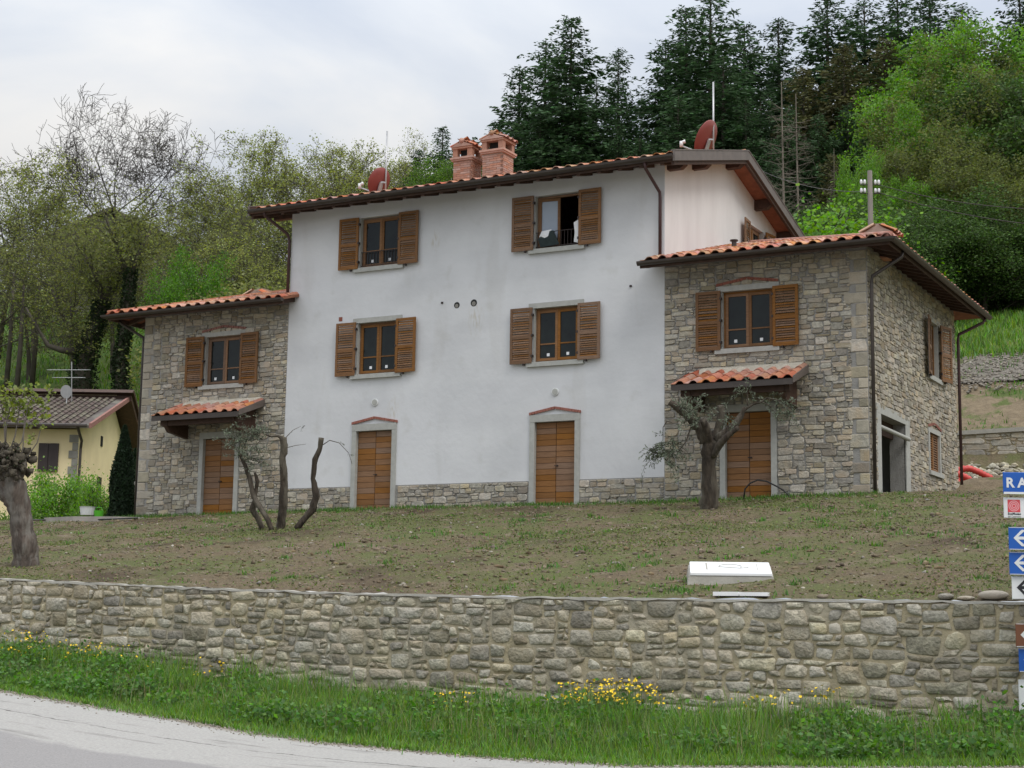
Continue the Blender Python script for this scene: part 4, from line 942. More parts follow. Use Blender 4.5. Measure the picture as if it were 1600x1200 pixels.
# cloths at the open window
def cloth(name, pts, m, label, cat, fold=.02, t=.012):
    """hanging cloth from a polygon in the xz plane at y"""
    xs = [p[0] for p in pts]; zs = [p[1] for p in pts]; cx, cz = sum(xs)/len(xs), min(zs)
    q = MB(); n = len(pts); f = [(p[0], -.02+fold*math.sin(i*2.1), p[1]) for i, p in enumerate(pts)]; b_ = [(x, y+t, z) for x, y, z in f]
    mx_ = (cx, -.05, sum(zs)/n); q.add(f+b_+[mx_], [(i, (i+1) % n, 2*n) for i in range(n)]+[tuple(range(2*n-1, n-1, -1))]+[(i, (i+1) % n, n+(i+1) % n, n+i) for i in range(n)])
    q.v = [(x-cx, y, z-cz) for x, y, z in q.v]
    o = q.build(name, m, None, Matrix.Translation((cx, .0, cz))); return tag(o, label, cat)
cloth('white_cloth', [(-3.58, 7.28), (-3.30, 7.31), (-3.30, 7.10), (-3.50, 6.95), (-3.66, 7.14)], M['white'], 'crumpled white cloth hanging over the railing of the open upper window', 'cloth')
M['dark_cloth'] = mat('dark_cloth', (.03, .045, .045), (.02, .03, .03), 6, 3, .9)
cloth('dark_jacket', [(-3.70, 7.08), (-3.42, 7.27), (-3.22, 7.27), (-3.05, 6.88), (-3.62, 6.84)], M['dark_cloth'], 'dark cloth draped on the railing beside the white one at the open window', 'cloth')
cloth('hanging_shirt', [(-2.62, 7.42), (-2.50, 7.50), (-2.46, 7.1), (-2.5, 6.86), (-2.62, 6.9), (-2.58, 7.15)], M['white'], 'white garment half hidden behind the right shutter of the open upper window', 'garment')

# ---------------------------------------------------------------- leaves helper
def leaf_quads(C_, size, rng, asp=.6, up=0.):
    """one quad per centre, random orientation"""
    n = len(C_); C_ = np.asarray(C_, float); a = rng.randn(n, 3); a[:, 2] *= .6; a[:, 2] += up; a /= np.linalg.norm(a, axis=1)[:, None]
    b = rng.randn(n, 3); b -= (b*a).sum(1)[:, None]*a; b /= np.linalg.norm(b, axis=1)[:, None]
    s = size*rng.uniform(.6, 1.35, n)[:, None]; a = a*s; b = b*s*asp
    V = np.stack([C_-a*.5, C_+b*.5+a*.05, C_+a*.5, C_-b*.5+a*.05], 1).reshape(-1, 3)
    return V, np.arange(4*n).reshape(n, 4)
def foliage(name, C_, size, m, rng, asp=.6, up=0., clump=None):
    V, F = leaf_quads(C_, size, rng, asp, up); A = rng.rand(len(F)) if clump is None else np.asarray(clump)
    return mesh_np(name, V, F, m, False, attr=A)

# ---------------------------------------------------------------- tree prototypes
def tubes_np(segs, n=4):
    """segs: (p0, p1, r0, r1) -> V, F quads"""
    P0 = np.array([s[0] for s in segs]); P1 = np.array([s[1] for s in segs]); r0 = np.array([s[2] for s in segs]); r1 = np.array([s[3] for s in segs])
    t = P1-P0; t /= np.linalg.norm(t, axis=1)[:, None]+1e-9; ref = np.where(np.abs(t[:, :1]) < .8, [[1., 0, 0]], [[0, 1., 0]])
    a = np.cross(t, ref); a /= np.linalg.norm(a, axis=1)[:, None]; b = np.cross(t, a); m = len(segs); V = np.zeros((m, 2*n, 3))
    for k in range(n):
        an = 2*PI*k/n; d = math.cos(an)*a+math.sin(an)*b
        V[:, k] = P0+d*r0[:, None]; V[:, n+k] = P1+d*r1[:, None]
    base = np.arange(m)[:, None]*2*n; F = []
    for k in range(n): F.append(np.concatenate([base+k, base+(k+1) % n, base+n+(k+1) % n, base+n+k], 1))
    return V.reshape(-1, 3), np.concatenate(F)
def decid(seed, Ht=15., lead=.82, taper=.62, tmin=.012, limb=.62, spread=.5, levels=4, nb=(7, 5, 5, 4), leaves=12000, lsize=.2, m_leaf=None, clear=.25, twist=.35, leafspread=.45, trunk_r=.28, bark='bark_far', up=.35, ltwig=1):
    rng = np.random.RandomState(seed); segs = []; tips = []
    def grow(p, d, Ln, r, lev):
        n = 4 if lev < 3 else 3; q = p; pts = [(p, r)]
        for i in range(n):
            d = d+rng.randn(3)*twist*(.35 if lev == 0 else .6 if lev < 3 else .8)/n**.5; d[2] += up*.22 if lev else .1
            d /= np.linalg.norm(d); q2 = q+d*Ln/n; r2 = r*(1-(taper if lev else .88)*(i+1)/n); segs.append((q, q2, pts[-1][1], r2)); q = q2; pts.append((q2, r2))
        if lev >= levels: tips.append(q); tips.append((pts[-2][0]+q)/2); return
        k = nb[min(lev, len(nb)-1)]
        for j in range(k):
            t = (clear+(1-clear)*(j+.6)/k if lev == 0 else .25+.75*(j+rng.rand()*.8)/k)
            f = min(t, .999)*n; i = int(f); pa, pb = pts[i][0], pts[i+1][0]; pp = pa+(pb-pa)*(f-i); rr = pts[i][1]+(pts[i+1][1]-pts[i][1])*(f-i)
            dd = (pb-pa)/np.linalg.norm(pb-pa); w = rng.randn(3); w -= w.dot(dd)*dd; w /= np.linalg.norm(w)
            if lev == 0:
                an = j*2.4+rng.rand(); w = np.array([math.cos(an), math.sin(an), 0])
            k_ = (.9 if lev == 0 else .85); nd = dd*(1-.45*k_)+w*k_*(spread*2.0 if lev == 0 else 1.); nd /= np.linalg.norm(nd)
            LL = Ln*((limb-.25*t) if lev == 0 else rng.uniform(.42, .7))
            grow(pp, nd, LL, rr*(.62 if lev == 0 else .6), lev+1)
    grow(np.zeros(3), np.array([0, 0, 1.]), Ht*lead, trunk_r, 0)
    V, F = tubes_np([s if s[2] > tmin else (s[0], s[1], tmin, tmin*.8) for s in segs], 4 if levels < 5 else 3)
    zmax = V[:, 2].max(); s_ = Ht/zmax; V = V*s_
    tr = mesh_np('trunk', V, F, M[bark]); cr_ = None
    if leaves:
        T = np.array(tips)*s_; idx = rng.randint(0, len(T), leaves); C_ = T[idx]+rng.randn(leaves, 3)*leafspread
        cl = rng.rand(len(T)); cr_ = foliage('crown', C_, lsize, M[m_leaf], rng, .75, clump=(cl[idx]*.75+rng.rand(leaves)*.25))
    return tr, cr_, Ht
def conifer(seed, Ht=20., R=3.4, m_leaf='needle', base=.12, dens=1.7, ragged=.35):
    rng = np.random.RandomState(seed); segs = [((0, 0, 0), (0, 0, Ht*.5), .26, .15), ((0, 0, Ht*.5), (0, 0, Ht), .15, .02)]; C0 = []; D0 = []; S0 = []; cl = []
    z = Ht*base
    while z < Ht*.985:
        f = (z/Ht-base)/(1-base); Lr = R*(1-f)**.72*(.80+.2*math.sin(z*1.9+seed))+.12; nb = int(7 if f < .8 else 5); a0 = rng.rand()*6.28
        for j in range(nb):
            an = a0+2*PI*j/nb+rng.randn()*.25; L_ = Lr*(1+rng.randn()*ragged*.6); L_ = max(.15, L_)
            dr = np.array([math.cos(an), math.sin(an), 0]); drop = -.12-.28*(1-f)+rng.randn()*.08; n = max(2, int(L_/.26)); p = np.array([0, 0, z+rng.randn()*.12]); q = p
            tilt = drop if f < .75 else .35
            for i in range(n):
                t = (i+1)/n; q2 = p+dr*L_*t+np.array([0, 0, L_*(tilt*t+.22*t*t)]); 
                if i % 2 == 0 or i == n-1: segs.append((q, q2, .03*(1-t)+.01, .012))
                if t > .12:
                    m_ = 6 if t > .3 else 4; clv = rng.rand()
                    for _ in range(int(m_*dens)+ (rng.rand() < (m_*dens) % 1)):
                        sd_ = np.cross(dr, (0, 0, 1))*rng.choice([-1, 1])*rng.uniform(.3, 1.)+dr*rng.uniform(.25, .9)+np.array([0, 0, rng.uniform(-.55, .12)])
                        C0.append(q2+rng.randn(3)*.10); D0.append(sd_/np.linalg.norm(sd_)); S0.append(rng.uniform(.20, .46)*(.5+.5*min(1, L_/1.6))); cl.append(clv)
                q = q2
        z += rng.uniform(.30, .46)
    C0 = np.array(C0); D0 = np.array(D0); S0 = np.array(S0)[:, None]; nrm = rng.randn(len(C0), 3); b = np.cross(D0, nrm); b /= np.linalg.norm(b, axis=1)[:, None]
    V = np.stack([C0-b*S0*.10, C0+D0*S0*.5-b*S0*.21, C0+D0*S0, C0+D0*S0*.5+b*S0*.21], 1).reshape(-1, 3); F = np.arange(len(V)).reshape(-1, 4)
    cr_ = mesh_np('crown', V, F, M[m_leaf], attr=np.array(cl)*.6+rng.rand(len(cl))*.4)
    Vt, Ft = tubes_np(segs, 4); return mesh_np('trunk', Vt, Ft, M['bark_far']), cr_, Ht
def deadcon(seed, Ht=18.):
    rng = np.random.RandomState(seed); segs = [((0, 0, 0), (.1, 0, Ht*.5), .13, .09), ((.1, 0, Ht*.5), (0, .05, Ht), .09, .03)]; z = Ht*.22
    while z < Ht*.9:
        for j in range(3):
            an = rng.rand()*6.28; L_ = (1-z/Ht)*3.2*rng.uniform(.4, 1.1)+.3; d = np.array([math.cos(an), math.sin(an), rng.uniform(-.25, .35)]); p = np.array([.1, 0, z]); q = p+d*L_*.5; r_ = q+(d+np.array([0, 0, .2]))*L_*.5
            segs += [(p, q, .025, .016), (q, r_, .016, .008)]
            for _ in range(3): e_ = rng.randn(3)*.5; s0 = p+(r_-p)*rng.uniform(.3, .9); segs.append((s0, s0+d*.4+e_*.6, .010, .006))
        z += rng.uniform(.25, .5)
    V, F = tubes_np(segs, 4); return mesh_np('trunk', V, F, M['bark_dead']), None, Ht

PR = {}
PR['con0'] = conifer(1, 21, 3.3); PR['con1'] = conifer(2, 21, 2.9, ragged=.5); PR['con2'] = conifer(3, 21, 3.8, 'needle', .1, 1.1); PR['con3'] = conifer(4, 21, 3.3, 'needle_brown'); PR['conthin'] = conifer(5, 21, 2.6, 'needle', .15, .7, .6)
PR['bright'] = decid(11, 13, spread=.55, nb=(10, 6, 5, 4), leaves=62000, lsize=.15, m_leaf='leaf_bright', clear=.15, leafspread=.24)
PR['mid'] = decid(12, 13, spread=.5, nb=(10, 6, 5, 4), leaves=56000, lsize=.15, m_leaf='leaf_mid', clear=.12, leafspread=.24)
PR['olive'] = decid(13, 13, spread=.5, nb=(10, 6, 5, 4), leaves=50000, lsize=.145, m_leaf='leaf_olive', clear=.12, leafspread=.24)
PR['darkd'] = decid(14, 12, spread=.6, nb=(10, 6, 5, 4), leaves=60000, lsize=.16, m_leaf='leaf_dark', clear=.06, leafspread=.42)
PR['vivid'] = decid(15, 11, spread=.6, nb=(9, 6, 5, 3), leaves=36000, lsize=.15, m_leaf='leaf_vivid', clear=.08, leafspread=.36)
PR['young'] = decid(16, 15, spread=.42, levels=5, nb=(9, 5, 4, 3, 3), leaves=11500, lsize=.15, m_leaf='leaf_young', clear=.2, leafspread=.22, twist=.45, tmin=.018)
PR['young2'] = decid(17, 15, spread=.45, levels=5, nb=(9, 5, 4, 3, 3), leaves=11500, lsize=.15, m_leaf='leaf_young2', clear=.2, leafspread=.24, twist=.5, tmin=.018)
PR['young3'] = decid(18, 15, spread=.38, levels=5, nb=(10, 5, 4, 3, 3), leaves=11000, lsize=.15, m_leaf='leaf_young', clear=.15, leafspread=.22, twist=.5, up=.5, tmin=.014)
PR['young4'] = decid(31, 15, spread=.5, levels=5, nb=(8, 5, 4, 3, 3), leaves=8500, lsize=.15, m_leaf='leaf_young2', clear=.45, leafspread=.24, twist=.5, tmin=.018)
M['bark_oak'] = mat('bark_oak', (.065, .055, .045), (.035, .03, .025), 2, 3, .95)
PR['bare'] = decid(3, 16, spread=.46, levels=5, nb=(9, 6, 4, 4, 3), leaves=300, lsize=.10, m_leaf='leaf_young2', clear=.66, leafspread=.2, twist=.34, trunk_r=.45, lead=.60, limb=.80, tmin=.016, up=.25, taper=.7, bark='bark_oak')
PR['dead0'] = deadcon(1); PR['dead1'] = deadcon(2)
PR['shrub'] = decid(20, 3.2, spread=.9, levels=3, nb=(9, 6, 4), leaves=11000, lsize=.09, m_leaf='leaf_mid', clear=.02, leafspread=.22, trunk_r=.05)
PR['shrubo'] = decid(22, 3.2, spread=.9, levels=3, nb=(9, 6, 4), leaves=9000, lsize=.08, m_leaf='leaf_young2', clear=.02, leafspread=.2, trunk_r=.05)
PR['shrubb'] = decid(21, 3.2, spread=.9, levels=3, nb=(9, 6, 4), leaves=10000, lsize=.09, m_leaf='leaf_bright', clear=.02, leafspread=.22, trunk_r=.05)
def tree(kind, px, pytop, d, name, label, group=None, wid=1., zb=None, cat='tree', rot=None):
    top = P(px, pytop, d); z0 = H(top[0], top[1])-.3 if zb is None else zb; tr, cr_, Ht = PR[kind]; s = (top[2]-z0)/Ht
    t = empty(name, (top[0], top[1], z0), RNG.uniform(0, 6.28) if rot is None else rot, label=label, cat=cat, group=group); t.scale = (s*wid, s*wid, s)
    link('trunk', tr, t)
    if cr_: link('crown', cr_, t)
    return t
CG = 'tall dark conifers on the wooded hill'
for i, (k, px, py, d, w, lb) in enumerate([
    ('con1', 655, 232, 118, 1.0, 'small dark conifer furthest left, to the left of the twin chimneys'),
    ('con0', 692, 198, 115, .9, 'dark conifer just left of the twin brick chimneys'),
    ('con1', 812, 104, 112, 1.15, 'dark conifer rising just right of the twin chimneys, left edge of the big clump'),
    ('con2', 853, 60, 110, 1.05, 'dark conifer second from the left in the clump behind the main roof'),
    ('con0', 893, 28, 106, 1.2, 'tallest conifer of the clump left of the gap of sky above the main roof'),
    ('conthin', 932, 120, 118, 1.2, 'thin conifer filling the right side of the clump above the open window'),
    ('con1', 966, 76, 112, .95, 'narrow ragged conifer standing alone in the gap of sky above the main roof'),
    ('conthin', 1002, 150, 118, 1., 'low ragged conifer right of the narrow lone one'),
    ('con2', 1040, 60, 110, 1.0, 'dark conifer at the left edge of the tall mass left of the dish mast'),
    ('con0', 1072, 12, 108, 1.15, 'tall conifer whose top nears the upper frame edge left of the roof mast'),
    ('con2', 1110, -14, 104, 1.25, 'tallest conifer directly above the red dish by the gable'),
    ('con0', 1163, 38, 108, 1.1, 'conifer just right of the grey roof mast'),
    ('con1', 1216, 30, 112, 1.2, 'conifer standing between two notches of sky above the gable'),
    ('con2', 1188, 140, 98, 1.1, 'lower conifer behind the right gable eave'),
    ('con3', 1255, 105, 97, 1.1, 'brownish green conifer behind the two dead trunks'),
    ('con0', 1292, -14, 106, 1.15, 'tall conifer cut by the frame right of the second notch of sky'),
    ('con3', 1318, 70, 97, 1.2, 'brownish conifer left of the bright green tree'),
    ('con2', 1350, -4, 110, 1.1, 'tall conifer behind the left shoulder of the bright green tree'),
    ('con0', 1402, -18, 108, 1.2, 'tall conifer directly above the bright green tree'),
    ('con1', 1452, -10, 112, 1.3, 'conifer above and right of the bright green tree'),
    ('con2', 1503, 6, 112, 1.2, 'conifer with its top beside the sky gap at upper right'),
    ('con1', 1592, -30, 106, 1.1, 'reddish dark conifer in the top right corner'),
    ('con2', 780, 190, 118, 1.1, 'short conifer peeping out just above the right chimney'),
    ('con2', 1000, 215, 100, 1.2, 'low dark conifer in front, left of the small dish arm'),
    ('con0', 1130, 90, 98, 1.3, 'dark conifer in the front row behind the dish'),
    ('con2', 905, 150, 104, 1.3, 'broad conifer in the front row above the open upper window'),
    ('con0', 845, 180, 104, 1.2, 'broad conifer in the front row right of the chimneys'),
    ('con3', 1385, 60, 98, 1.1, 'brownish conifer touching the bright green crown from behind'),
    ('con2', 1060, 150, 99, 1.3, 'broad low conifer in the front row left of the dish')]):
    tree(k, px, py, d, 'conifer_tree', lb, CG, w*1.34)
GG = 'leafy trees on the right hillside'
for k, px, py, d, w, lb in [
    ('bright', 1472, 74, 92, .85, 'big bright green leafy tree in front of the conifers at upper right'),
    ('bright', 1512, 38, 96, 1.1, 'bright green tree top next to the sky gap at upper right'),
    ('bright', 1452, 165, 87, .75, 'bright green tree below the biggest one, left edge of the leafy wood'),
    ('bright', 1500, 190, 86, .8, 'bright green crown in the middle of the leafy wood at right'),
    ('olive', 1560, 52, 93, 1.2, 'olive brown leafy tree at the right edge of the frame, upper part'),
    ('olive', 1492, 110, 88, 1.1, 'olive brown leafy tree right of the big bright green one'),
    ('darkd', 1600, 120, 88, 1.3, 'dark green leafy tree cut by the right frame edge'),
    ('olive', 1480, 200, 84, 1.0, 'olive green tree over the pole wires'),
    ('bright', 1425, 272, 80, .7, 'bright green tree behind the utility pole'),
    ('bright', 1345, 244, 80, .42, 'bright yellow green tree left of the utility pole top'),
    ('olive', 1545, 215, 80, 1.2, 'olive leafy tree above the far right eave corner'),
    ('olive', 1590, 265, 78, 1.1, 'olive leafed tree low at the right edge above the meadow'),
    ('darkd', 1460, 300, 76, 1.5, 'dark bushy tree behind the right wing roof corner'),
    ('darkd', 1530, 330, 75, 1.6, 'dark bushy tree overhanging the top of the bright meadow'),
    ('darkd', 1600, 340, 76, 1.6, 'dark bushy tree at the meadow edge by the right frame edge'),
    ('darkd', 1300, 318, 80, .9, 'mid green bushy tree just right of the gable eave'),
    ('darkd', 1375, 325, 74, 1.4, 'dark green bush mass behind the foot of the utility pole'),
    ('darkd', 1650, 180, 84, 1.4, 'dark leafy tree mostly outside the right frame edge')]:
    tree(k, px, py, d, 'leafy_tree', lb, GG, w)
for k, px, py, d, w, lb in [('con2', 1232, 165, 94, 1.2, 'dark conifer directly behind the left dead trunk'), ('con0', 1278, 180, 93, 1.3, 'dark conifer directly behind the right dead trunk'), ('con2', 1205, 215, 92, 1.2, 'low dark conifer right behind the gable ridge'), ('con2', 1325, 160, 94, 1.3, 'dark conifer left of the bright green tree, lower row'), ('con3', 1300, 240, 88, 1.3, 'low brownish conifer above the gable eave'), ('con2', 1350, 215, 90, 1.2, 'dark conifer above the bright bush by the utility pole'), ('con2', 1165, 150, 96, 1.3, 'dark conifer in the front row right of the roof mast'), ('con0', 965, 185, 103, 1.1, 'low conifer in the front row under the narrow lone conifer')]:
    tree(k, px, py, d, 'conifer_tree', lb, CG, w)
tree('dead0', 1222, 128, 82, 'dead_tree', 'dead bare conifer trunk, left one of the two behind the right gable', 'dead conifers behind the gable')
tree('dead1', 1243, 146, 84, 'dead_tree', 'dead bare conifer trunk, right one of the two behind the right gable', 'dead conifers behind the gable')
tree('dead1', 1303, 232, 80, 'dead_tree', 'thin grey bare trunk left of the utility pole', 'dead conifers behind the gable', .6)
YG = 'sparse trees in young leaf on the left hillside'
tree('bare', 186, 150, 128, 'bare_oak_tree', 'large nearly bare oak with a wide crown against the sky at upper left', None, .95, rot=1.0)
for k, px, py, d, w, lb in [
    ('young', 15, 245, 122, 1.1, 'sparse young leafed tree at the left frame edge, its top against the sky'),
    ('young3', 70, 250, 120, 1.0, 'sparse tree just left of the big bare oak'),
    ('young4', -40, 280, 112, 1.2, 'sparse tree cut by the left frame edge'),
    ('young4', 190, 318, 108, 1.2, 'wide olive green tree in front of the bare oak'),
    ('young', 300, 300, 124, 1.1, 'young leafed tree just right of the bare oak'),
    ('young3', 345, 255, 128, 1.0, 'sparse tree third to the right of the bare oak with a pale crown'),
    ('young', 392, 222, 128, 1.1, 'sparse tree above the left eave corner of the main roof'),
    ('young3', 438, 206, 130, 1.0, 'sparse tall tree over the left end of the main roof'),
    ('young', 490, 226, 126, 1.1, 'young leafed tree over the main roof left of the dish'),
    ('young', 530, 220, 120, 1.0, 'greener young tree just left of the left dish'),
    ('young3', 578, 225, 126, 1.0, 'sparse tree directly behind the left dish mast'),
    ('young3', 615, 212, 128, .9, 'sparse thin crowned tree right of the left dish mast'),
    ('young2', 640, 270, 118, 1.1, 'dull green tree between the left dish and the small conifers'),
    ('mid', 715, 262, 112, 1.0, 'green tree crown low behind the left chimney'),
    ('young2', 350, 335, 110, 1.3, 'dull green tree behind the left wing roof'),
    ('young', 425, 330, 106, 1.3, 'young leafed tree left of the main wall, above the left wing roof'),
    ('young4', 60, 370, 110, 1.4, 'dull olive tree above the yellow house, left side'),
    ('young4', 10, 380, 104, 1.3, 'dull olive tree low at the left frame edge'),
    ('young4', 130, 345, 100, 1.15, 'wide dull crowned tree above the ivy clad trunk'),
    ('young4', 245, 395, 102, 1.4, 'young leafed tree above the left end of the left wing roof'),
    ('young', 405, 400, 98, 1.2, 'young leafed bushy tree over the right end of the left wing roof'),
    ('young2', 360, 350, 112, 1.0, 'dull green crown in the wood above the left wing chimney'),
    ('young2', 480, 300, 108, 1.3, 'dull green tree low behind the left end of the main roof'),
    ('young2', 560, 300, 108, 1.3, 'dull green tree low behind the main roof below the dish')]:
    tree(k, px, py, d, 'young_leafed_tree', lb, YG, w)
tree('vivid', 305, 390, 92, 'vivid_green_tree', 'vivid green small tree just above the left wing roof', None, .62)
for px, py, d, lb in [(335, 478, 88, 'green shrub right behind the middle of the left wing roof'), (380, 465, 88, 'green shrub behind the left wing roof near its chimney'), (420, 440, 90, 'green shrub against the main house corner above the left wing roof')]:
    tree('shrubo', px, py, d, 'hill_shrub', lb, 'shrubs behind the left wing roof', 1.1, cat='shrub')
for px, py, d, lb in [(1290, 345, 70, 'bright bush between the gable eave and the right wing roof'), (1330, 352, 72, 'bright bush at the foot of the utility pole, left side')]:
    tree('shrubb', px, py, d, 'hill_shrub', lb, 'bushes behind the right wing roof', 1.2, cat='shrub')

# ivy-clad trunks on the left meadow
def ivy_tree(pts, rad, d, label, limbs=(), seed=1):
    b = P(*pts[0], d); z0 = H(b[0], b[1]); W3 = [P(x, y, d) for x, y in pts]; W3[0] = np.array([b[0], b[1], min(b[2], z0)-.3])
    t = empty('ivy_clad_tree', tuple(W3[0]), label=label, cat='tree', group='ivy clad trees on the left meadow'); mw = Matrix.Translation(tuple(-W3[0])); rng = np.random.RandomState(seed)
    q = MB(); q.tube(W3, rad, 8, wob=.12)
    C_ = []; tw = []
    for L_, r_ in limbs:
        L3 = [P(x, y, d+dd) for x, y, dd in L_]; q.tube(L3, r_, 6)
        for k in range(26):
            i = rng.randint(0, len(L3)-1); p = L3[i]+(L3[i+1]-L3[i])*rng.rand(); dd = rng.randn(3); dd[2] = abs(dd[2])*.9+.2; dd /= np.linalg.norm(dd); e_ = p+dd*rng.uniform(.8, 2.6)
            tw.append((p, e_, .03, .012))
            for _ in range(4): s0 = p+(e_-p)*rng.uniform(.3, 1); e2 = s0+(dd+rng.randn(3)*.7)*rng.uniform(.4, .9); tw.append((s0, e2, .014, .008)); tips.append(e2)
    q.build('trunk', M['bark_far'], t, mw, True)
    if tw:
        V, F = tubes_np(tw, 3); link('twigs', mesh_np('twigs', V, F, M['bark_far']), t, mw)
        T = np.array(tips[-len(tw):]); C_ = T[rng.randint(0, len(T), 6000)]+rng.randn(6000, 3)*.35; link('crown', foliage('crown', C_, .16, M['leaf_young2'], rng), t, mw)
    C2 = []
    for i in range(len(W3)-1):
        for _ in range(900): p = W3[i]+(W3[i+1]-W3[i])*rng.rand(); a = rng.rand()*6.28; r = rad[i]*rng.uniform(.9, 1.6); C2.append(p+np.array([math.cos(a)*r, math.sin(a)*r, 0]))
    link('ivy', foliage('ivy', C2, .17, M['ivy'], rng), t, mw)
tips = []
ivy_tree([(128, 625), (130, 580), (140, 540), (152, 500), (160, 470)], [.62, .5, .42, .36, .3], 96, 'ivy covered leaning oak with a long crooked branch behind the yellow house aerial',
         [([(140, 545, 0), (118, 550, 0), (95, 547, -1), (75, 540, -1), (60, 515, -1), (40, 480, -1)], [.26, .24, .2, .16, .1, .06]), ([(150, 505, 0), (162, 470, 0), (150, 430, 0), (130, 395, 0)], [.3, .22, .14, .08]), ([(135, 570, 0), (120, 560, 1), (122, 520, 1), (100, 500, 1), (80, 450, 1)], [.2, .18, .14, .1, .06]), ([(158, 475, 0), (185, 440, 0), (200, 390, 0)], [.24, .15, .07])], 5)
ivy_tree([(192, 640), (190, 600), (188, 560), (196, 520), (200, 470), (205, 420)], [.4, .36, .33, .3, .28, .22], 94, 'ivy covered upright trunk just left of the left wing eave', [([(203, 440, 0), (215, 400, 0), (235, 360, 0)], [.2, .12, .06]), ([(203, 430, 0), (180, 380, 0), (165, 340, 0)], [.18, .12, .06])], 6)
for px, y0, y1, d, lb in [(25, 610, 440, 100, 'thin bare trunk at the left frame edge on the meadow'), (48, 625, 430, 104, 'thin trunk second from the left frame edge on the meadow'), (8, 620, 420, 102, 'thin trunk leftmost of those on the meadow')]:
    b = P(px, y0, d); z0 = H(b[0], b[1]); q = MB(); h_ = P(px, y1, d)[2]-z0; q.tube([(0, 0, -.3), (.15, 0, h_*.5), (0, .1, h_)], [.2, .15, .07], 6); o = q.build('meadow_trunk', M['bark_far'], None, Matrix.Translation((b[0], b[1], z0)), True); tag(o, lb, 'tree', 'thin trunks on the left meadow')

# ---------------------------------------------------------------- far house on the hill
def far_house():
    a = P(175, 326, 135); l = P(82, 370, 135); r = P(272, 372, 135); g_ = H(a[0], a[1])-1
    t = empty('hilltop_house', (a[0], a[1], g_), label='pale house on the hilltop half hidden behind the bare oak', cat='house'); ax_ = np.array([AR[0], AR[1]]); ax_ /= np.linalg.norm(ax_)
    mw = Matrix.Rotation(math.atan2(ax_[1], ax_[0]), 4, 'Z'); hw = np.hypot(*(r-a)[:2]); zt = a[2]-g_; ze = (l[2]+r[2])/2-g_
    q = MB(); q.prism([(-hw+.7, 0), (hw-.7, 0), (hw-.7, ze), (0, zt-.35), (-hw+.7, ze)], 0, 11, 1); w_ = q.build('wall', M['grey_stone'], t, mw)
    q = MB()
    for s in (-1, 1): q.prism([(0, zt-.3), (s*hw, ze-.3), (s*hw, ze), (0, zt)], -.6, 11.6, 1)
    q.build('roof', M['old_roof'], t, mw)
far_house()

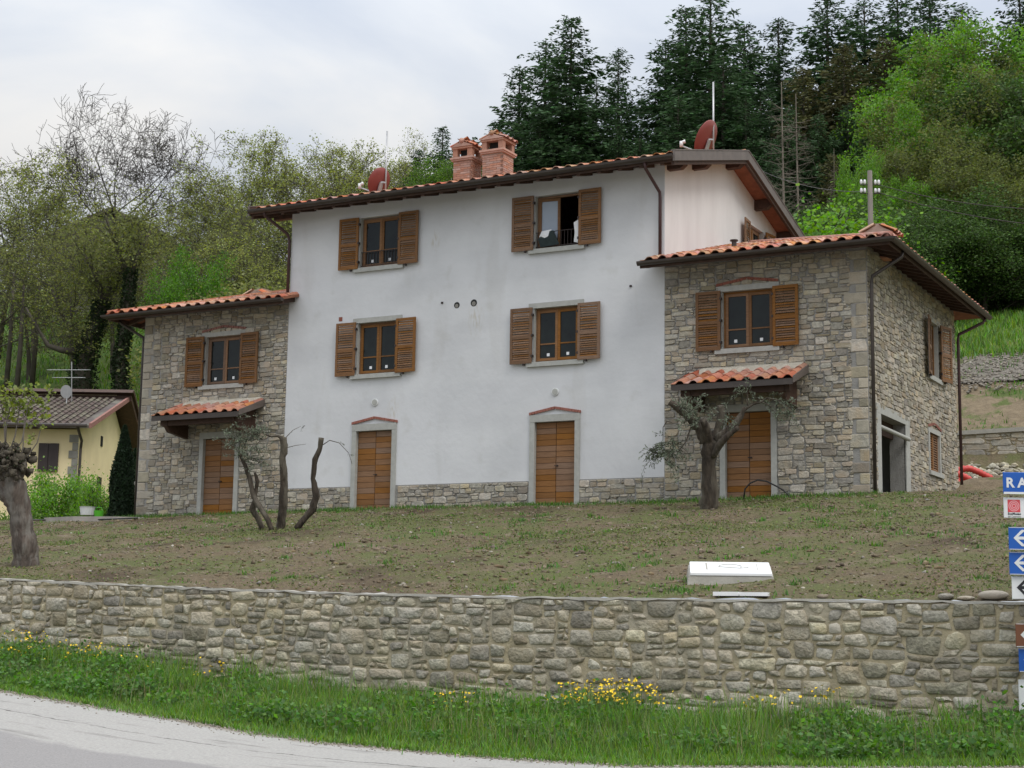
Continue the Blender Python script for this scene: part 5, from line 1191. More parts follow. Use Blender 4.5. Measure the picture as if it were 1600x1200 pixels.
# ---------------------------------------------------------------- yellow house
def yellow_house():
    c = P(133, 668, 66); gz = -2.2; t = empty('yellow_house', (c[0], c[1], gz), label='yellow plastered house with a dark mossy roof beyond the left edge of the garden', cat='house')
    mw = Matrix.Rotation(math.atan2(AR[1], AR[0]), 4, 'Z'); E_ = 6.75; Ri = E_+1.95; q = MB()
    # local: x to the right in the photo, y away; corner at x=0,y=0
    q.prism([(.35, 0), (9.0, 0), (9.0, 6.3), (5.8, Ri-.25), (.35, E_-.1)], -13.5, -.35, 0); q.build('wall', M['yellow'], t, mw)
    q = MB(); q.prism([(-.35, E_-.12), (5.8, Ri-.12), (5.8, Ri), (-.35, E_)], -14, .25, 0); rf = q.build('roof', M['old_roof'], t, mw)
    q = MB(); q.prism([(5.8, Ri-.1), (9.9, 6.05), (9.9, 6.3), (5.8, Ri+.15)], -14, .45, 0); q.build('rear_roof', M['dark_wood'], t, mw)
    sl_ = (Ri-E_)/6.15; q = MB(); rng = random.Random(3)
    for k in range(46):
        x = -13.9+k*.3
        for j in range(13): y = -.38+j*.47; z = E_+.05+sl_*(j*.47); q.prism([(x, z-.02), (x+.05, z+.06), (x+.15, z+.09), (x+.2, z+.05), (x+.22, z-.02)], y, y+.46, 1) if False else q.add([(x, y, z), (x+.1, y, z+.075), (x+.2, y, z), (x, y+.48, z+.48*sl_-.03), (x+.1, y+.48, z+.03+.48*sl_), (x+.2, y+.48, z+.48*sl_-.03)], [(0, 1, 4, 3), (1, 2, 5, 4), (0, 2, 1)])
    o = q.build('roof_tiles', M['old_roof'], t, mw); o['kind'] = 'stuff'
    q = MB(); q.prism([(-.38, E_-.12), (5.8, Ri-.12), (5.8, Ri+.08), (-.38, E_+.08)], .25, .36, 0); q.build('verge_tiles', M['cotto'], t, mw)
    q = MB(); q.box(-14, -.25, 5.9, 6.1, Ri-.05, Ri+.25); q.build('clerestory_band', M['yellow'], t, mw)
    q = MB(); q.prism([(5.5, Ri+.25), (5.8, Ri+.42), (9.95, 6.35), (9.95, 6.15), (5.8, Ri+.25)], -14, .55, 0); q.build('upper_roof', M['dark_wood'], t, mw)
    q = MB(); q.tube([(-14, -.48, E_-.02), (.2, -.48, E_-.02)], .07, 6); q.build('gutter', M['metal_brown'], t, mw)
    q = MB(); q.tube([(-.2, -.45, E_-.05), (-.15, .15, E_-.6), (-.22, .3, E_-.9), (-.22, .3, .6)], .06, 6); q.build('downpipe', M['metal_brown'], t, mw)
    q = MB(); q.box(-1.95, -1.13, .30, .36, 4.88, 6.05); q.box(-1.95, -1.56, .27, .30, 4.88, 6.05); q.box(-1.52, -1.13, .27, .30, 4.88, 6.05); q.build('shutter', M['shut_dark'], t, mw)
    q = MB(); q.box(-3.3, -2.1, .28, .36, .1, 1.6); q.build('lower_window', M['grey_stone'], t, mw)
    q = MB(); q.box(-.36, -.31, 3.6, 4.3, 3.4, 5.0); q.build('side_window', M['shut_dark'], t, mw)
    q = MB(); q.box(-.36, -.32, 3.9, 4.2, 6.35, 6.8); q.build('attic_vent', M['dark'], t, mw)
    for k in range(18):
        q = MB(); z = .5+k*.33; w = (.22, .36)[k % 2]; q.box(-.35-w, -.33, .31, .35, z, z+.31); q.build('quoin', M['grey_stone'], t, mw)
yellow_house()
q = MB(); b = P(112, 640, 71); 
def LP(px, py, d=71): return tuple(P(px, py, d)-b)
q.tube([LP(112, 645), LP(112, 565)], .022, 6); mast = q
t = empty('tv_aerial', tuple(b), label='pale rooftop television aerial with two long horizontal booms above the yellow house', cat='aerial'); q.build('mast', M['galv'], t)
for (x0, x1, y) in ((77, 138, 578), (85, 130, 590)):
    q = MB(); q.tube([LP(x0, y), LP(x1, y)], .016, 5); n = 9
    for k in range(n): xx = x0+(x1-x0)*k/(n-1); p = np.array(LP(xx, y)); q.tube([p-AF*.35, p+AF*.35], .012, 4)
    q.build('boom', M['galv'], t)
b2 = P(104, 612, 70.5); t = empty('satellite_dish', tuple(b2), label='small pale satellite dish on the yellow house roof', cat='satellite dish')
q = MB(); d_ = -AF*.8+AR*(-.3); d_ /= np.linalg.norm(d_); q.tube([np.zeros(3), d_*.03], [.28, .30], 18); q.build('reflector', M['galv'], t, smooth=False); q = MB(); q.tube([(0, 0, -.8), (0.02, 0.05, 0)], .03, 6); q.build('mast', M['galv'], t)
# cypress, shrubs, low grey wall, bucket, box beside the left wing
def cypress(px, y0, y1, d, R, label, n=16000):
    b = P(px, y0, d); z0 = H(b[0], b[1])-.2; h_ = P(px, y1, d)[2]-z0; rng = np.random.RandomState(px); t = empty('cypress_tree', (b[0], b[1], z0), label=label, cat='tree'); q = MB(); q.tube([(0, 0, 0), (0, 0, h_*.8)], [.12, .04], 6); q.build('trunk', M['bark_far'], t)
    f = rng.rand(n); r = R*np.minimum(1, (f+.02)*6)**.5*(1-f**2.6)**.8*(.72+.4*rng.rand(n)); a = rng.rand(n)*6.28; r = r*(1+.15*np.sin(a*3+f*14)); C_ = np.stack([np.cos(a)*r, np.sin(a)*r, f*h_], 1)
    link('crown', foliage('crown', C_, .13, M['cypress'], rng, .4, 1.2), t)
cypress(188, 812, 663, 52, .40, 'narrow dark cypress between the yellow house and the left wing')
cypress(206, 812, 700, 57, .40, 'lower dark evergreen just behind the cypress by the left wing')
for px, y0, y1, d, k, w, lb in [(95, 815, 738, 58, 'shrubb', 1.0, 'light green leafy shrub in front of the yellow house wall'), (70, 815, 760, 57, 'shrubb', 1.1, 'light green shrub leftmost below the dark shutter'), (122, 815, 750, 58, 'shrubb', .9, 'light green shrub in the middle of the row by the yellow house'),
                          (148, 815, 750, 56, 'shrubb', .8, 'fresh green tall shrub left of the cypress'), (166, 815, 765, 56, 'shrub', .7, 'darker shrub touching the cypress'), (20, 820, 790, 54, 'shrub', 1.0, 'low shrub behind the pollarded trunk')]:
    tree(k, px, y1+8, d, 'garden_shrub', lb, 'garden shrubs by the yellow house', w*.72, zb=-2.0, cat='shrub')
b = P(208, 806, 54); q = MB(); q.box(-.35, .45, -.15, .15, -1.5, 1.15); o = q.build('grey_wall_panel', M['concrete'], None, Matrix.Translation((b[0], b[1], b[2])) @ Matrix.Rotation(YAW, 4, 'Z')); tag(o, 'short pale grey wall between the cypress and the left wing', 'wall')
b = P(136, 806, 50); q = MB(); q.tube([(0, 0, 0), (0, 0, .26)], [.2, .24], 14); q.tube([(0, 0, .26), (0, 0, .265)], [.26, .26], 14)
o = q.build('white_tub', M['sign_white'], None, Matrix.Translation((b[0], b[1], b[2]+.02))); tag(o, 'white plastic tub on the pale slab left of the left wing', 'tub')
b = P(154, 807, 49.5); q = MB(); q.tube([(0, 0, 0), (0, 0, .2)], [.12, .16], 12); q.tube([(-.15, 0, .2), (-.1, 0, .3), (.1, 0, .3), (.15, 0, .2)], .008, 4)
o = q.build('green_bucket', M['green_plastic'], None, Matrix.Translation((b[0], b[1], b[2]-.02))); tag(o, 'small bright green bucket beside the white tub', 'bucket')
a = PY(150, 812, -1.1); q = MB()
q.prism([(-1.6, -.5), (-.2, -.75), (1.1, -.35), (1.7, .2), (.6, .5), (-1.2, .35)], -.1, .05, 2); o = q.build('pale_slab', M['tarp'], None, Matrix.Translation((a[0], a[1], H(a[0], a[1])+.05))); tag(o, 'broken pale slab lying at the garden edge under the white tub', 'slab')
q = MB(); pts = [PY(x, y, -1.6) for x, y in ((20, 822), (60, 815), (110, 808), (140, 812), (180, 806), (215, 808))]; pts = [(p[0], p[1], H(p[0], p[1])+.06) for p in pts]; q.tube(pts, .022, 6); tag(q.build('garden_hose', M['black_pipe'], None, None, True), 'black hose lying along the left crest of the garden', 'hose')

# ---------------------------------------------------------------- utility pole and wires
b = P(1361, 380, 60); z0 = H(b[0], b[1]); top = P(1360, 262, 60)
t = empty('utility_pole', (b[0], b[1], z0), label='weathered wooden utility pole with white insulators behind the right wing roof', cat='utility pole'); h_ = top[2]-z0
q = MB(); q.tube([(0, 0, -.3), (0, 0, h_)], [.13, .09], 10); q.build('pole', M['pole_wood'], t, None, True)
ax_ = np.array([math.cos(YAW), math.sin(YAW)])
for zz in (h_-.55, h_-.88):
    q = MB(); q.tube([(-ax_[0]*.36, -ax_[1]*.36, zz), (ax_[0]*.36, ax_[1]*.36, zz)], .018, 5); q.build('cross_arm', M['iron'], t)
    for s in (-.33, -.2, .2, .33):
        q = MB(); x, y = ax_[0]*s, ax_[1]*s; q.tube([(x, y, zz+.02), (x, y, zz+.08), (x, y, zz+.15), (x, y, zz+.2)], [.035, .055, .05, .03], 8); q.build('insulator', M['porcelain'], t, None, True)
def wire(p0, p1, sag, label, r=.014, grp='overhead wires'):
    p0, p1 = np.array(p0), np.array(p1); q = MB(); pts = [p0+(p1-p0)*k/14-np.array([0, 0, 4*sag*(k/14)*(1-k/14)]) for k in range(15)]; c = pts[0]; q.tube([p-c for p in pts], r, 4); o = q.build('overhead_wire', M['sign_black'] if r < .014 else M['iron'], None, Matrix.Translation(tuple(c))); tag(o, label, 'wire', grp)
wire(P(1370, 288, 60), P(1720, 326, 56), .35, 'upper thin wire running from the utility pole to the right frame edge')
wire(P(1370, 300, 60), P(1720, 358, 56), .3, 'lower thin wire running from the utility pole to the right frame edge')
wire(P(1350, 300, 60), P(1180, 262, 78), .3, 'thin wire running left from the utility pole behind the gable')

# ---------------------------------------------------------------- behind the right wing: back wall, conduits, mound
def back_wall():
    t = empty('back_retaining_wall', (4, 16.9, 2), label='stone retaining wall with a grey coping behind the right wing', cat='wall'); mw = Matrix.Translation((-4, -16.9, -2))
    top = lambda x: 3.30+.02*(x-4); q = MB(); q.add([(-3, 16.9, .8), (20, 16.9, .8), (20, 16.9, top(20)), (-3, 16.9, top(-3)), (-3, 17.4, .8), (20, 17.4, .8), (20, 17.4, top(20)), (-3, 17.4, top(-3))], [(0, 1, 2, 3), (3, 2, 6, 7), (1, 5, 6, 2), (0, 3, 7, 4)]); q.build('mortar_core', M['mortar_sand'], t, mw)
    q = MB(); q.add([(-3, 16.8, top(-3)), (20, 16.8, top(20)), (20, 17.5, top(20)), (-3, 17.5, top(-3)), (-3, 16.8, top(-3)+.14), (20, 16.8, top(20)+.14), (20, 17.5, top(20)+.14), (-3, 17.5, top(-3)+.14)], [(0, 1, 5, 4), (4, 5, 6, 7), (1, 2, 6, 5), (3, 2, 1, 0)]); q.build('coping', M['concrete'], t, mw)
    rng = random.Random(5); vis = []; rest_ = []
    for qd in pack(12, 1.9, .17, .1, [(2, 1), (3, 1), (3, 2), (4, 2), (2, 2), (5, 2), (1, 1)], rng, jit=.28):
        c, v, f, ar = stone_geo(qd, .015, .04, rng, .28, 2); base = (2.5+c[0], 16.9, 3.28-1.9+c[1]+.02*(2.5+c[0]-4)); (vis if 3.2 < base[0] < 7.5 and base[2] > 2. else rest_).append((ar, v, f, base))
    for ar, v, f, bs in vis[:300]: stone_obj('stone', (0, 0), v, f, M['stone'], t, (bs[0]-4, 0, bs[2]-2))
    o = stones_joined('small_stones', [((0, 0), v, f, (bs[0]-4, 0, bs[2]-2), rng.random()) for ar, v, f, bs in rest_], M['stone'], t)
back_wall()
q = MB(); n = 26; rng = np.random.RandomState(4); cxy = PY(1535, 768, 10.6)
V = []; F = []
for j in range(14):
    for k in range(n): r = 2.6*j/13; a = 2*PI*k/n; V.append((cxy[0]+.6+r*math.cos(a)*1.25, cxy[1]+r*math.sin(a), 0))
V = [(x, y, H(x, y)-.05+.30*max(0, math.cos(min(1, i//n/13.)*PI/2))**1.5+rng.randn()*.03) for i, (x, y, z) in enumerate(V)]
for j in range(13):
    for k in range(n): F.append((j*n+k, j*n+(k+1) % n, (j+1)*n+(k+1) % n, (j+1)*n+k))
me = mesh_np('soil_mound', V, F, M['bank'], True); o = link('soil_mound', me); tag(o, kind='stuff', label='heap of brown soil behind the right wing corner', cat='soil')
q = MB(); D0 = 50.5
def ribbed(pts, r):
    P3 = [P(x, y, d) for x, y, d in pts]; L3 = []; R3 = []
    for i in range(len(P3)-1):
        m_ = max(2, int(np.linalg.norm(P3[i+1]-P3[i])/.05))
        for k in range(m_): L3.append(P3[i]+(P3[i+1]-P3[i])*k/m_); R3.append(r*(1 if k % 2 else .82))
    q = MB(); c = L3[0]; q.tube([p-c for p in L3], R3, 8); return q.build('red_conduit', M['red_pipe'], None, Matrix.Translation(tuple(c)), True)
tag(ribbed([(1494, 738, 50), (1503, 733, 50), (1515, 732, 50), (1530, 738, 50), (1552, 749, 50)], .11), 'red corrugated conduit arching out to the right behind the house corner', 'conduit', 'red corrugated conduits')
tag(ribbed([(1490, 738, 49), (1505, 744, 49), (1516, 750, 49), (1512, 757, 49), (1498, 752, 49), (1492, 745, 49)], .11), 'coiled red corrugated conduit below the arching one', 'conduit', 'red corrugated conduits')
tag(ribbed([(1488, 750, 48.5), (1500, 756, 48.5), (1504, 764, 48.5), (1494, 768, 48.5)], .105), 'lowest red corrugated conduit against the house corner', 'conduit', 'red corrugated conduits')
q = MB(); q.tube([P(1555, 750, 50)-P(1555, 750, 50), P(1550, 748, 50)-P(1555, 750, 50)], .075, 8)
# rubble behind
def rocks(name, pts, sizes, m, seed, flat=.6, amp=.28):
    rng = np.random.RandomState(seed); ico = np.array([(0, 0, 1), (.89, 0, .45), (.28, .85, .45), (-.72, .53, .45), (-.72, -.53, .45), (.28, -.85, .45), (.72, .53, -.45), (-.28, .85, -.45), (-.89, 0, -.45), (-.28, -.85, -.45), (.72, -.53, -.45), (0, 0, -1)])
    fi = np.array([(0,1,2),(0,2,3),(0,3,4),(0,4,5),(0,5,1),(1,6,2),(2,7,3),(3,8,4),(4,9,5),(5,10,1),(2,6,7),(3,7,8),(4,8,9),(5,9,10),(1,10,6),(6,11,7),(7,11,8),(8,11,9),(9,11,10),(10,11,6)])
    n = len(pts); V = ico[None]*(1+rng.uniform(-amp, amp, (n, 12, 1))); V = V*np.asarray(sizes)[:, None, None]*rng.uniform(.7, 1.3, (n, 1, 3))*np.array([1, 1, flat]); a = rng.rand(n)*6.28; c, s = np.cos(a), np.sin(a)
    X = V[..., 0]*c[:, None]-V[..., 1]*s[:, None]; Y = V[..., 0]*s[:, None]+V[..., 1]*c[:, None]; V = np.stack([X, Y, V[..., 2]], -1)+np.asarray(pts)[:, None, :]
    F = (fi[None]+(np.arange(n)*12)[:, None, None]).reshape(-1, 3); return mesh_np(name, V.reshape(-1, 3), F, m, attr=np.repeat(rng.rand(n), 20))
rng = np.random.RandomState(9); n = 260; x = rng.uniform(2.5, 8, n); y = rng.uniform(13.6, 16.8, n)
tag(link('rubble', rocks('rubble', np.stack([x, y, height(x, y)+.05], 1), rng.uniform(.05, .2, n), M['field'], 3)), 'loose stone rubble at the foot of the back retaining wall', 'rubble', kind='stuff')
n = 3600; x = rng.uniform(2, 16, n); y = rng.uniform(21.5, 26.5, n)-rng.rand(n)*.6
tag(link('bank_gravel', rocks('bank_gravel', np.stack([x, y, height(x, y)+.12], 1), rng.uniform(.02, .07, n), M['gravel_stone'], 4)), 'gravel and small stones on the bank below the bright meadow', 'gravel', kind='stuff')

# ---------------------------------------------------------------- garden: cover block, loose rocks, conduit hoop
def cover():
    a = PY(1078, 915, -14.35); x0 = PY(1080, 915, -13.9)[0]; w = 1.31; z0 = H(x0+.5, -13.9)-.08; zf = PY(1140, 897, -13.75)[2]; zb = zf+.20
    t = empty('concrete_manhole', (x0, -14.0, z0), YAW-.1, label='low concrete manhole with a white sloping cover near the retaining wall', cat='manhole'); h0, h1 = zf-z0, zb-z0
    def fr(x0, x1, y0, y1, za, zb_, zc, zd, tp=0.): return [(x0-tp, y0-tp, za), (x1+tp, y0-tp, za), (x1+tp, y1+tp, zb_), (x0-tp, y1+tp, zb_), (x0, y0, zc), (x1, y0, zc), (x1, y1, zd), (x0, y1, zd)]
    BF = [(3,2,1,0),(4,5,6,7),(0,1,5,4),(1,2,6,5),(2,3,7,6),(3,0,4,7)]
    q = MB(); q.add(fr(0, w, 0, .78, -.1, .1, h0-.035, h1-.035, .05), BF); q.build('base', M['concrete'], t)
    q = MB(); q.add(fr(.02, w-.02, -.012, .80, h0-.033, h1-.033, h0+.02, h1+.02), BF); c_ = q.build('cover', M['whitewash'], t)
    bv = c_.modifiers.new('b', 'BEVEL'); bv.width = .012; bv.segments = 2
    q = MB()
    for u0, u1, v0, v1 in ((.27, .30, .2, .7), (.29, .5, .19, .21), (.82*w, .82*w+.012, .2, .7)): 
        zz = lambda v: h0+.0225+(h1-h0)*v/.8; q.add([(u0, v0, zz(v0)), (u1, v0, zz(v0)), (u1, v1, zz(v1)), (u0, v1, zz(v1))], [(0, 1, 2, 3)])
    zz = lambda v: h0+.03+(h1-h0)*v/.8
    q.tube([(w*.5+.18*math.cos(a_), .42+.16*math.sin(a_), zz(.42+.16*math.sin(a_))) for a_ in np.linspace(-.4, 3.3, 12)]+[(w*.62, .3, zz(.3)), (w*.72, .36, zz(.36))], .005, 4)
    q.build('groove', M['concrete'], t)
cover()
a, b_ = PY(1117, 931, -15.0)[0], PY(1202, 931, -15.0)[0]; q = MB(); xm = (a+b_)/2; q.prism([(-(b_-a)/2, -.13), (-.03, -.14), (-.03, .13), (-(b_-a)/2+.08, .14)], 0, .06, 2); q.prism([(.0, -.14), ((b_-a)/2, -.13), ((b_-a)/2-.05, .14), (0, .13)], 0, .055, 2)
o = q.build('white_kerb_slab', M['whitewash'], None, Matrix.Translation((xm, -14.95, H(xm, -14.95)+.0))); tag(o, 'cracked flat white slab lying on top of the retaining wall below the manhole', 'slab')
for px0, px1, y0, y1, m_, lb in [(1461, 1494, 923, 937, 'field', 'left flat brown stone lying on the retaining wall'), (1492, 1526, 927, 937, 'field', 'small thin stone between the two larger ones on the retaining wall'), (1522, 1582, 917, 937, 'quoin', 'large pale squared rock on the wall top by the road signs')]:
    A_ = PY(px0, y1, -15.05); B_ = PY(px1, y0, -15.05); w, h = B_[0]-A_[0], B_[2]-A_[2]; rng = np.random.RandomState(px0); cx, cz = (A_[0]+B_[0])/2, float(walltop(A_[0]))
    me = rocks('loose_rock', [(0, 0, h*.42)], [1.0], M[m_], px0, 1, .12); V = np.array([v.co[:] for v in me.vertices]); lo, hi = V.min(0), V.max(0); V = (V-(lo+hi)/2)/(hi-lo)*np.array([w, .3, h]); V[:, 2] += h/2-.005
    me.vertices.foreach_set('co', V.astype(np.float32).ravel()); o = link('loose_rock', me, None, Matrix.Translation((cx, -15.05, cz))); sub = o.modifiers.new('s', 'SUBSURF'); sub.levels = sub.render_levels = 1; 
    tag(o, lb, 'rock', 'loose rocks on the retaining wall')
q = MB(); pts = []
for px, py in ((1161, 776), (1164, 764), (1172, 755), (1184, 750), (1198, 752), (1212, 759), (1224, 766), (1232, 773)):
    p = PY(px, py, -.45); pts.append((p[0], -.45, p[2]))
pts[0] = (pts[0][0], -.45, -.25); pts.append((pts[-1][0]+.1, -.45, -.3))
tag(q.tube(pts, .02, 7) or q.build('conduit_hoop', M['black_pipe'], None, None, True), 'black conduit arching out of the soil in front of the right wing door', 'conduit')

# ---------------------------------------------------------------- pruned olive trees and the pollard in the garden
def limb_tree(name, label, group, limbs, bark, m=.0, extra=None):
    """limbs: list of (list of (px, py, depth), radii in metres); first point of first limb is the foot"""
    b = P(*limbs[0][0][0]); b = np.array([b[0], b[1], H(b[0], b[1])-.12]); t = empty(name, tuple(b), label=label, cat='tree', group=group); mw = Matrix.Translation(tuple(-b)); q = MB(); rng = random.Random(len(label))
    for pts, rad in limbs:
        W3 = [P(*p) for p in pts]
        fine = []; fr_ = []
        for i in range(len(W3)-1):
            k_ = 4
            for k in range(k_):
                f = k/k_; p_ = W3[i]*(1-f)+W3[i+1]*f; fine.append(p_+np.array([rng.uniform(-1, 1), rng.uniform(-1, 1), 0])*rad[i]*.09); fr_.append((rad[i]*(1-f)+rad[i+1]*f)*rng.uniform(.93, 1.09))
        fine.append(W3[-1]); fr_.append(rad[-1]); q.tube(fine, fr_, 12 if rad[0] > .1 else 7, wob=.10 if rad[0] > .08 else .04, rng=rng)
    q.build('trunk', bark, t, mw, True); return t, mw, b
def sprays(t, mw, seeds, n, size, mleaf, seed, length=.5, drop=-.2, nleaf=26, name='twigs', asp=.28):
    rng = np.random.RandomState(seed); tw = []; C_ = []; D_ = []
    for s_ in seeds:
        for _ in range(n):
            p = np.array(s_)+rng.randn(3)*.05; d = rng.randn(3); d[2] = d[2]*.6+.25; d /= np.linalg.norm(d); L_ = length*rng.uniform(.5, 1.3); q = p
            for k in range(4):
                d = d+np.array([0, 0, drop*.5])+rng.randn(3)*.15; d /= np.linalg.norm(d); q2 = q+d*L_/4; tw.append((q, q2, .009*(1-k/5), .009*(1-(k+1)/5)))
                for _ in range(nleaf//4): f = rng.rand(); C_.append(q+(q2-q)*f+rng.randn(3)*.02); D_.append(d)
                q = q2
    V, F = tubes_np(tw, 3); link(name, mesh_np(name, V, F, M['bark']), t, mw)['kind'] = 'stuff'
    C_ = np.array(C_); D_ = np.array(D_); n_ = len(C_); a = D_*.7+rng.randn(n_, 3)*.75; a /= np.linalg.norm(a, axis=1)[:, None]; b = np.cross(a, rng.randn(n_, 3)); b /= np.linalg.norm(b, axis=1)[:, None]; s = size*rng.uniform(.7, 1.3, n_)[:, None]
    V = np.stack([C_, C_+a*s*.5+b*s*asp*.5, C_+a*s, C_+a*s*.5-b*s*asp*.5], 1).reshape(-1, 3); link('leaves', mesh_np('leaves', V, np.arange(4*n_).reshape(-1, 4), M[mleaf], attr=rng.rand(n_)), t, mw)['kind'] = 'stuff'
dO = 37.3
t, mw, b = limb_tree('olive_tree', 'stout pruned olive tree with a thick dark trunk in front of the right wing door', 'pruned olive trees', [
    ([(1108, 801, dO), (1109, 770, dO), (1108, 730, dO), (1108, 700, dO), (1112, 684, dO)], [.235, .19, .175, .19, .175]),
    ([(1102, 692, dO), (1094, 672, dO), (1082, 658, dO), (1068, 644, dO), (1046, 628, dO)], [.14, .115, .10, .09, .07]),
    ([(1110, 700, dO), (1104, 672, dO-.2), (1098, 655, dO-.3)], [.12, .10, .07]),
    ([(1112, 692, dO), (1124, 668, dO), (1127, 648, dO), (1126, 634, dO)], [.13, .10, .09, .085]),
    ([(1118, 690, dO), (1130, 680, dO-.2), (1148, 664, dO-.3), (1158, 650, dO-.3), (1164, 636, dO-.3)], [.12, .105, .09, .065, .045]),
    ([(1113, 712, dO-.1), (1128, 690, dO-.3), (1140, 678, dO-.4), (1154, 668, dO-.4)], [.10, .085, .07, .055]),
    ([(1164, 640, dO-.3), (1176, 632, dO-.3), (1190, 628, dO-.4), (1206, 636, dO-.5)], [.03, .022, .016, .01]),
    ([(1168, 634, dO-.3), (1168, 618, dO-.3), (1166, 604, dO-.3)], [.022, .016, .008]),
    ([(1186, 630, dO-.4), (1198, 622, dO-.4), (1220, 626, dO-.5), (1238, 640, dO-.5)], [.02, .014, .012, .008]),
    ([(1050, 660, dO), (1042, 658, dO), (1036, 668, dO), (1036, 700, dO)], [.012, .012, .01, .008]),
    ([(1082, 660, dO), (1072, 690, dO-.2), (1058, 708, dO-.2)], [.02, .014, .01])], M['bark'])
sprays(t, mw, [P(x, y, d) for x, y, d in ((1066, 640, dO), (1078, 636, dO), (1090, 632, dO-.1), (1084, 648, dO-.3), (1072, 655, dO-.2), (1088, 664, dO-.2))], 5, .085, 'olive_leaf', 1, .38, -.1)
sprays(t, mw, [P(x, y, d) for x, y, d in ((1036, 696, dO), (1040, 706, dO), (1026, 704, dO), (1048, 712, dO), (1058, 700, dO), (1044, 722, dO), (1034, 690, dO), (1030, 712, dO), (1052, 690, dO))], 5, .09, 'olive_leaf', 2, .5, -.6)
sprays(t, mw, [P(x, y, d) for x, y, d in ((1228, 628, dO-.5), (1240, 632, dO-.5), (1206, 640, dO-.5), (1166, 606, dO-.3), (1150, 660, dO-.4), (1186, 626, dO-.4), (1232, 644, dO-.5), (1216, 632, dO-.5), (1140, 655, dO-.4))], 4, .08, 'olive_leaf', 3, .45, -.45)
dL = 38.6
t, mw, b = limb_tree('olive_tree', 'olive tree cut back to bare slanting stems left of the first plastered wall door', 'pruned olive trees', [
    ([(437, 832, dL), (440, 810, dL), (443, 790, dL), (444, 750, dL), (441, 715, dL), (444, 700, dL), (443, 683, dL)], [.105, .095, .115, .085, .085, .09, .075]),
    ([(412, 833, dL), (404, 812, dL), (394, 796, dL), (400, 778, dL)], [.08, .065, .08, .055]),
    ([(425, 829, dL-.3), (416, 808, dL-.3), (404, 790, dL-.2), (396, 776, dL-.1), (390, 748, dL), (382, 725, dL), (374, 708, dL)], [.06, .06, .075, .065, .06, .05, .035]),
    ([(398, 778, dL), (400, 765, dL), (402, 752, dL), (398, 738, dL)], [.05, .045, .05, .028]),
    ([(463, 826, dL-.4), (476, 810, dL-.4), (488, 796, dL-.4), (494, 775, dL-.4), (489, 748, dL-.4), (492, 718, dL-.4), (500, 700, dL-.4), (502, 684, dL-.4)], [.08, .075, .095, .085, .06, .07, .055, .07]),
    ([(442, 686, dL), (434, 681, dL), (424, 682, dL), (415, 679, dL)], [.045, .03, .022, .015]),
    ([(503, 696, dL-.4), (515, 688, dL-.4), (530, 692, dL-.4), (545, 708, dL-.4), (550, 725, dL-.4)], [.012, .01, .008, .006, .005]),
    ([(446, 700, dL), (462, 696, dL), (478, 694, dL)], [.01, .007, .004]),
    ([(446, 684, dL), (458, 672, dL), (470, 666, dL)], [.01, .007, .004])], M['bark'])
sprays(t, mw, [P(x, y, d) for x, y, d in ((374, 708, dL), (366, 694, dL), (388, 690, dL), (400, 700, dL), (380, 716, dL), (392, 676, dL), (404, 684, dL), (372, 684, dL), (396, 720, dL), (408, 672, dL))], 7, .075, 'olive_leaf', 5, .48, .0)
sprays(t, mw, [P(x, y, d) for x, y, d in ((390, 652, dL), (398, 740, dL))], 2, .05, 'olive_leaf', 6, .4, .0)
sprays(t, mw, [P(x, y, d) for x, y, d in ((545, 712, dL-.4), (534, 696, dL-.4), (478, 666, dL))], 1, .05, 'olive_leaf', 7, .22, -.2, 10)
dP = 32.6
t, mw, b = limb_tree('pollarded_tree', 'thick pollarded trunk with a knobbly head at the left end of the garden wall', None, [
    ([(42, 895, dP), (40, 860, dP), (35, 820, dP), (28, 785, dP), (18, 755, dP), (8, 735, dP)], [.30, .25, .225, .225, .24, .22]),
    ([(26, 790, dP), (10, 772, dP), (-12, 762, dP), (-40, 750, dP)], [.18, .17, .17, .14]),
    ([(20, 755, dP), (30, 738, dP), (32, 722, dP), (28, 708, dP)], [.16, .12, .12, .10])], M['bark_pale'])
rng = np.random.RandomState(2); hc = P(10, 724, dP); pts = [hc+np.clip(np.array([rng.randn()*.26, rng.randn()*.2, rng.randn()*.16]), -.42, .36) for _ in range(420)]
link('pollard_head', rocks('pollard_head', pts, rng.uniform(.02, .085, 420), M['moss'], 5, 1, .6), t, mw)['kind'] = 'stuff'
C_ = [hc+np.clip(rng.randn(3)*np.array([.3, .26, .2]), -.48, .42) for _ in range(420)]; link('head_foliage', foliage('head_foliage', C_, .055, M['ivy'], rng), t, mw)['kind'] = 'stuff'
q = MB()
sh = [[(5, 712, 0), (8, 690, 0), (6, 650, 0), (-4, 610, 0)], [(14, 710, 0), (24, 680, .1), (30, 640, .1), (36, 612, .2), (48, 606, .2)], [(18, 712, 0), (34, 690, 0), (40, 660, 0), (44, 630, 0), (55, 618, 0), (70, 622, 0)], [(28, 716, 0), (44, 712, 0), (58, 692, 0), (64, 668, 0)], [(30, 718, 0), (36, 700, 0), (38, 660, 0), (36, 640, 0)], [(8, 710, 0), (10, 660, 0), (20, 620, 0), (34, 626, 0)], [(-5, 700, 0), (-10, 650, 0), (-16, 600, 0)]]
for L_ in sh: q.tube([P(x, y, dP+d) for x, y, d in L_], [.02, .014, .011, .009, .007, .006][:len(L_)], 5)
q.build('shoots', M['pole_wood'], t, mw, True)
sprays(t, mw, [P(x, y, dP) for x, y in ((-4, 612), (6, 618), (16, 622), (26, 624), (36, 612), (46, 610), (50, 622), (56, 632), (36, 640), (22, 632), (10, 604), (-6, 600), (2, 628), (60, 650), (14, 640))], 3, .085, 'vine', 8, .32, -.7, 14, asp=.8)
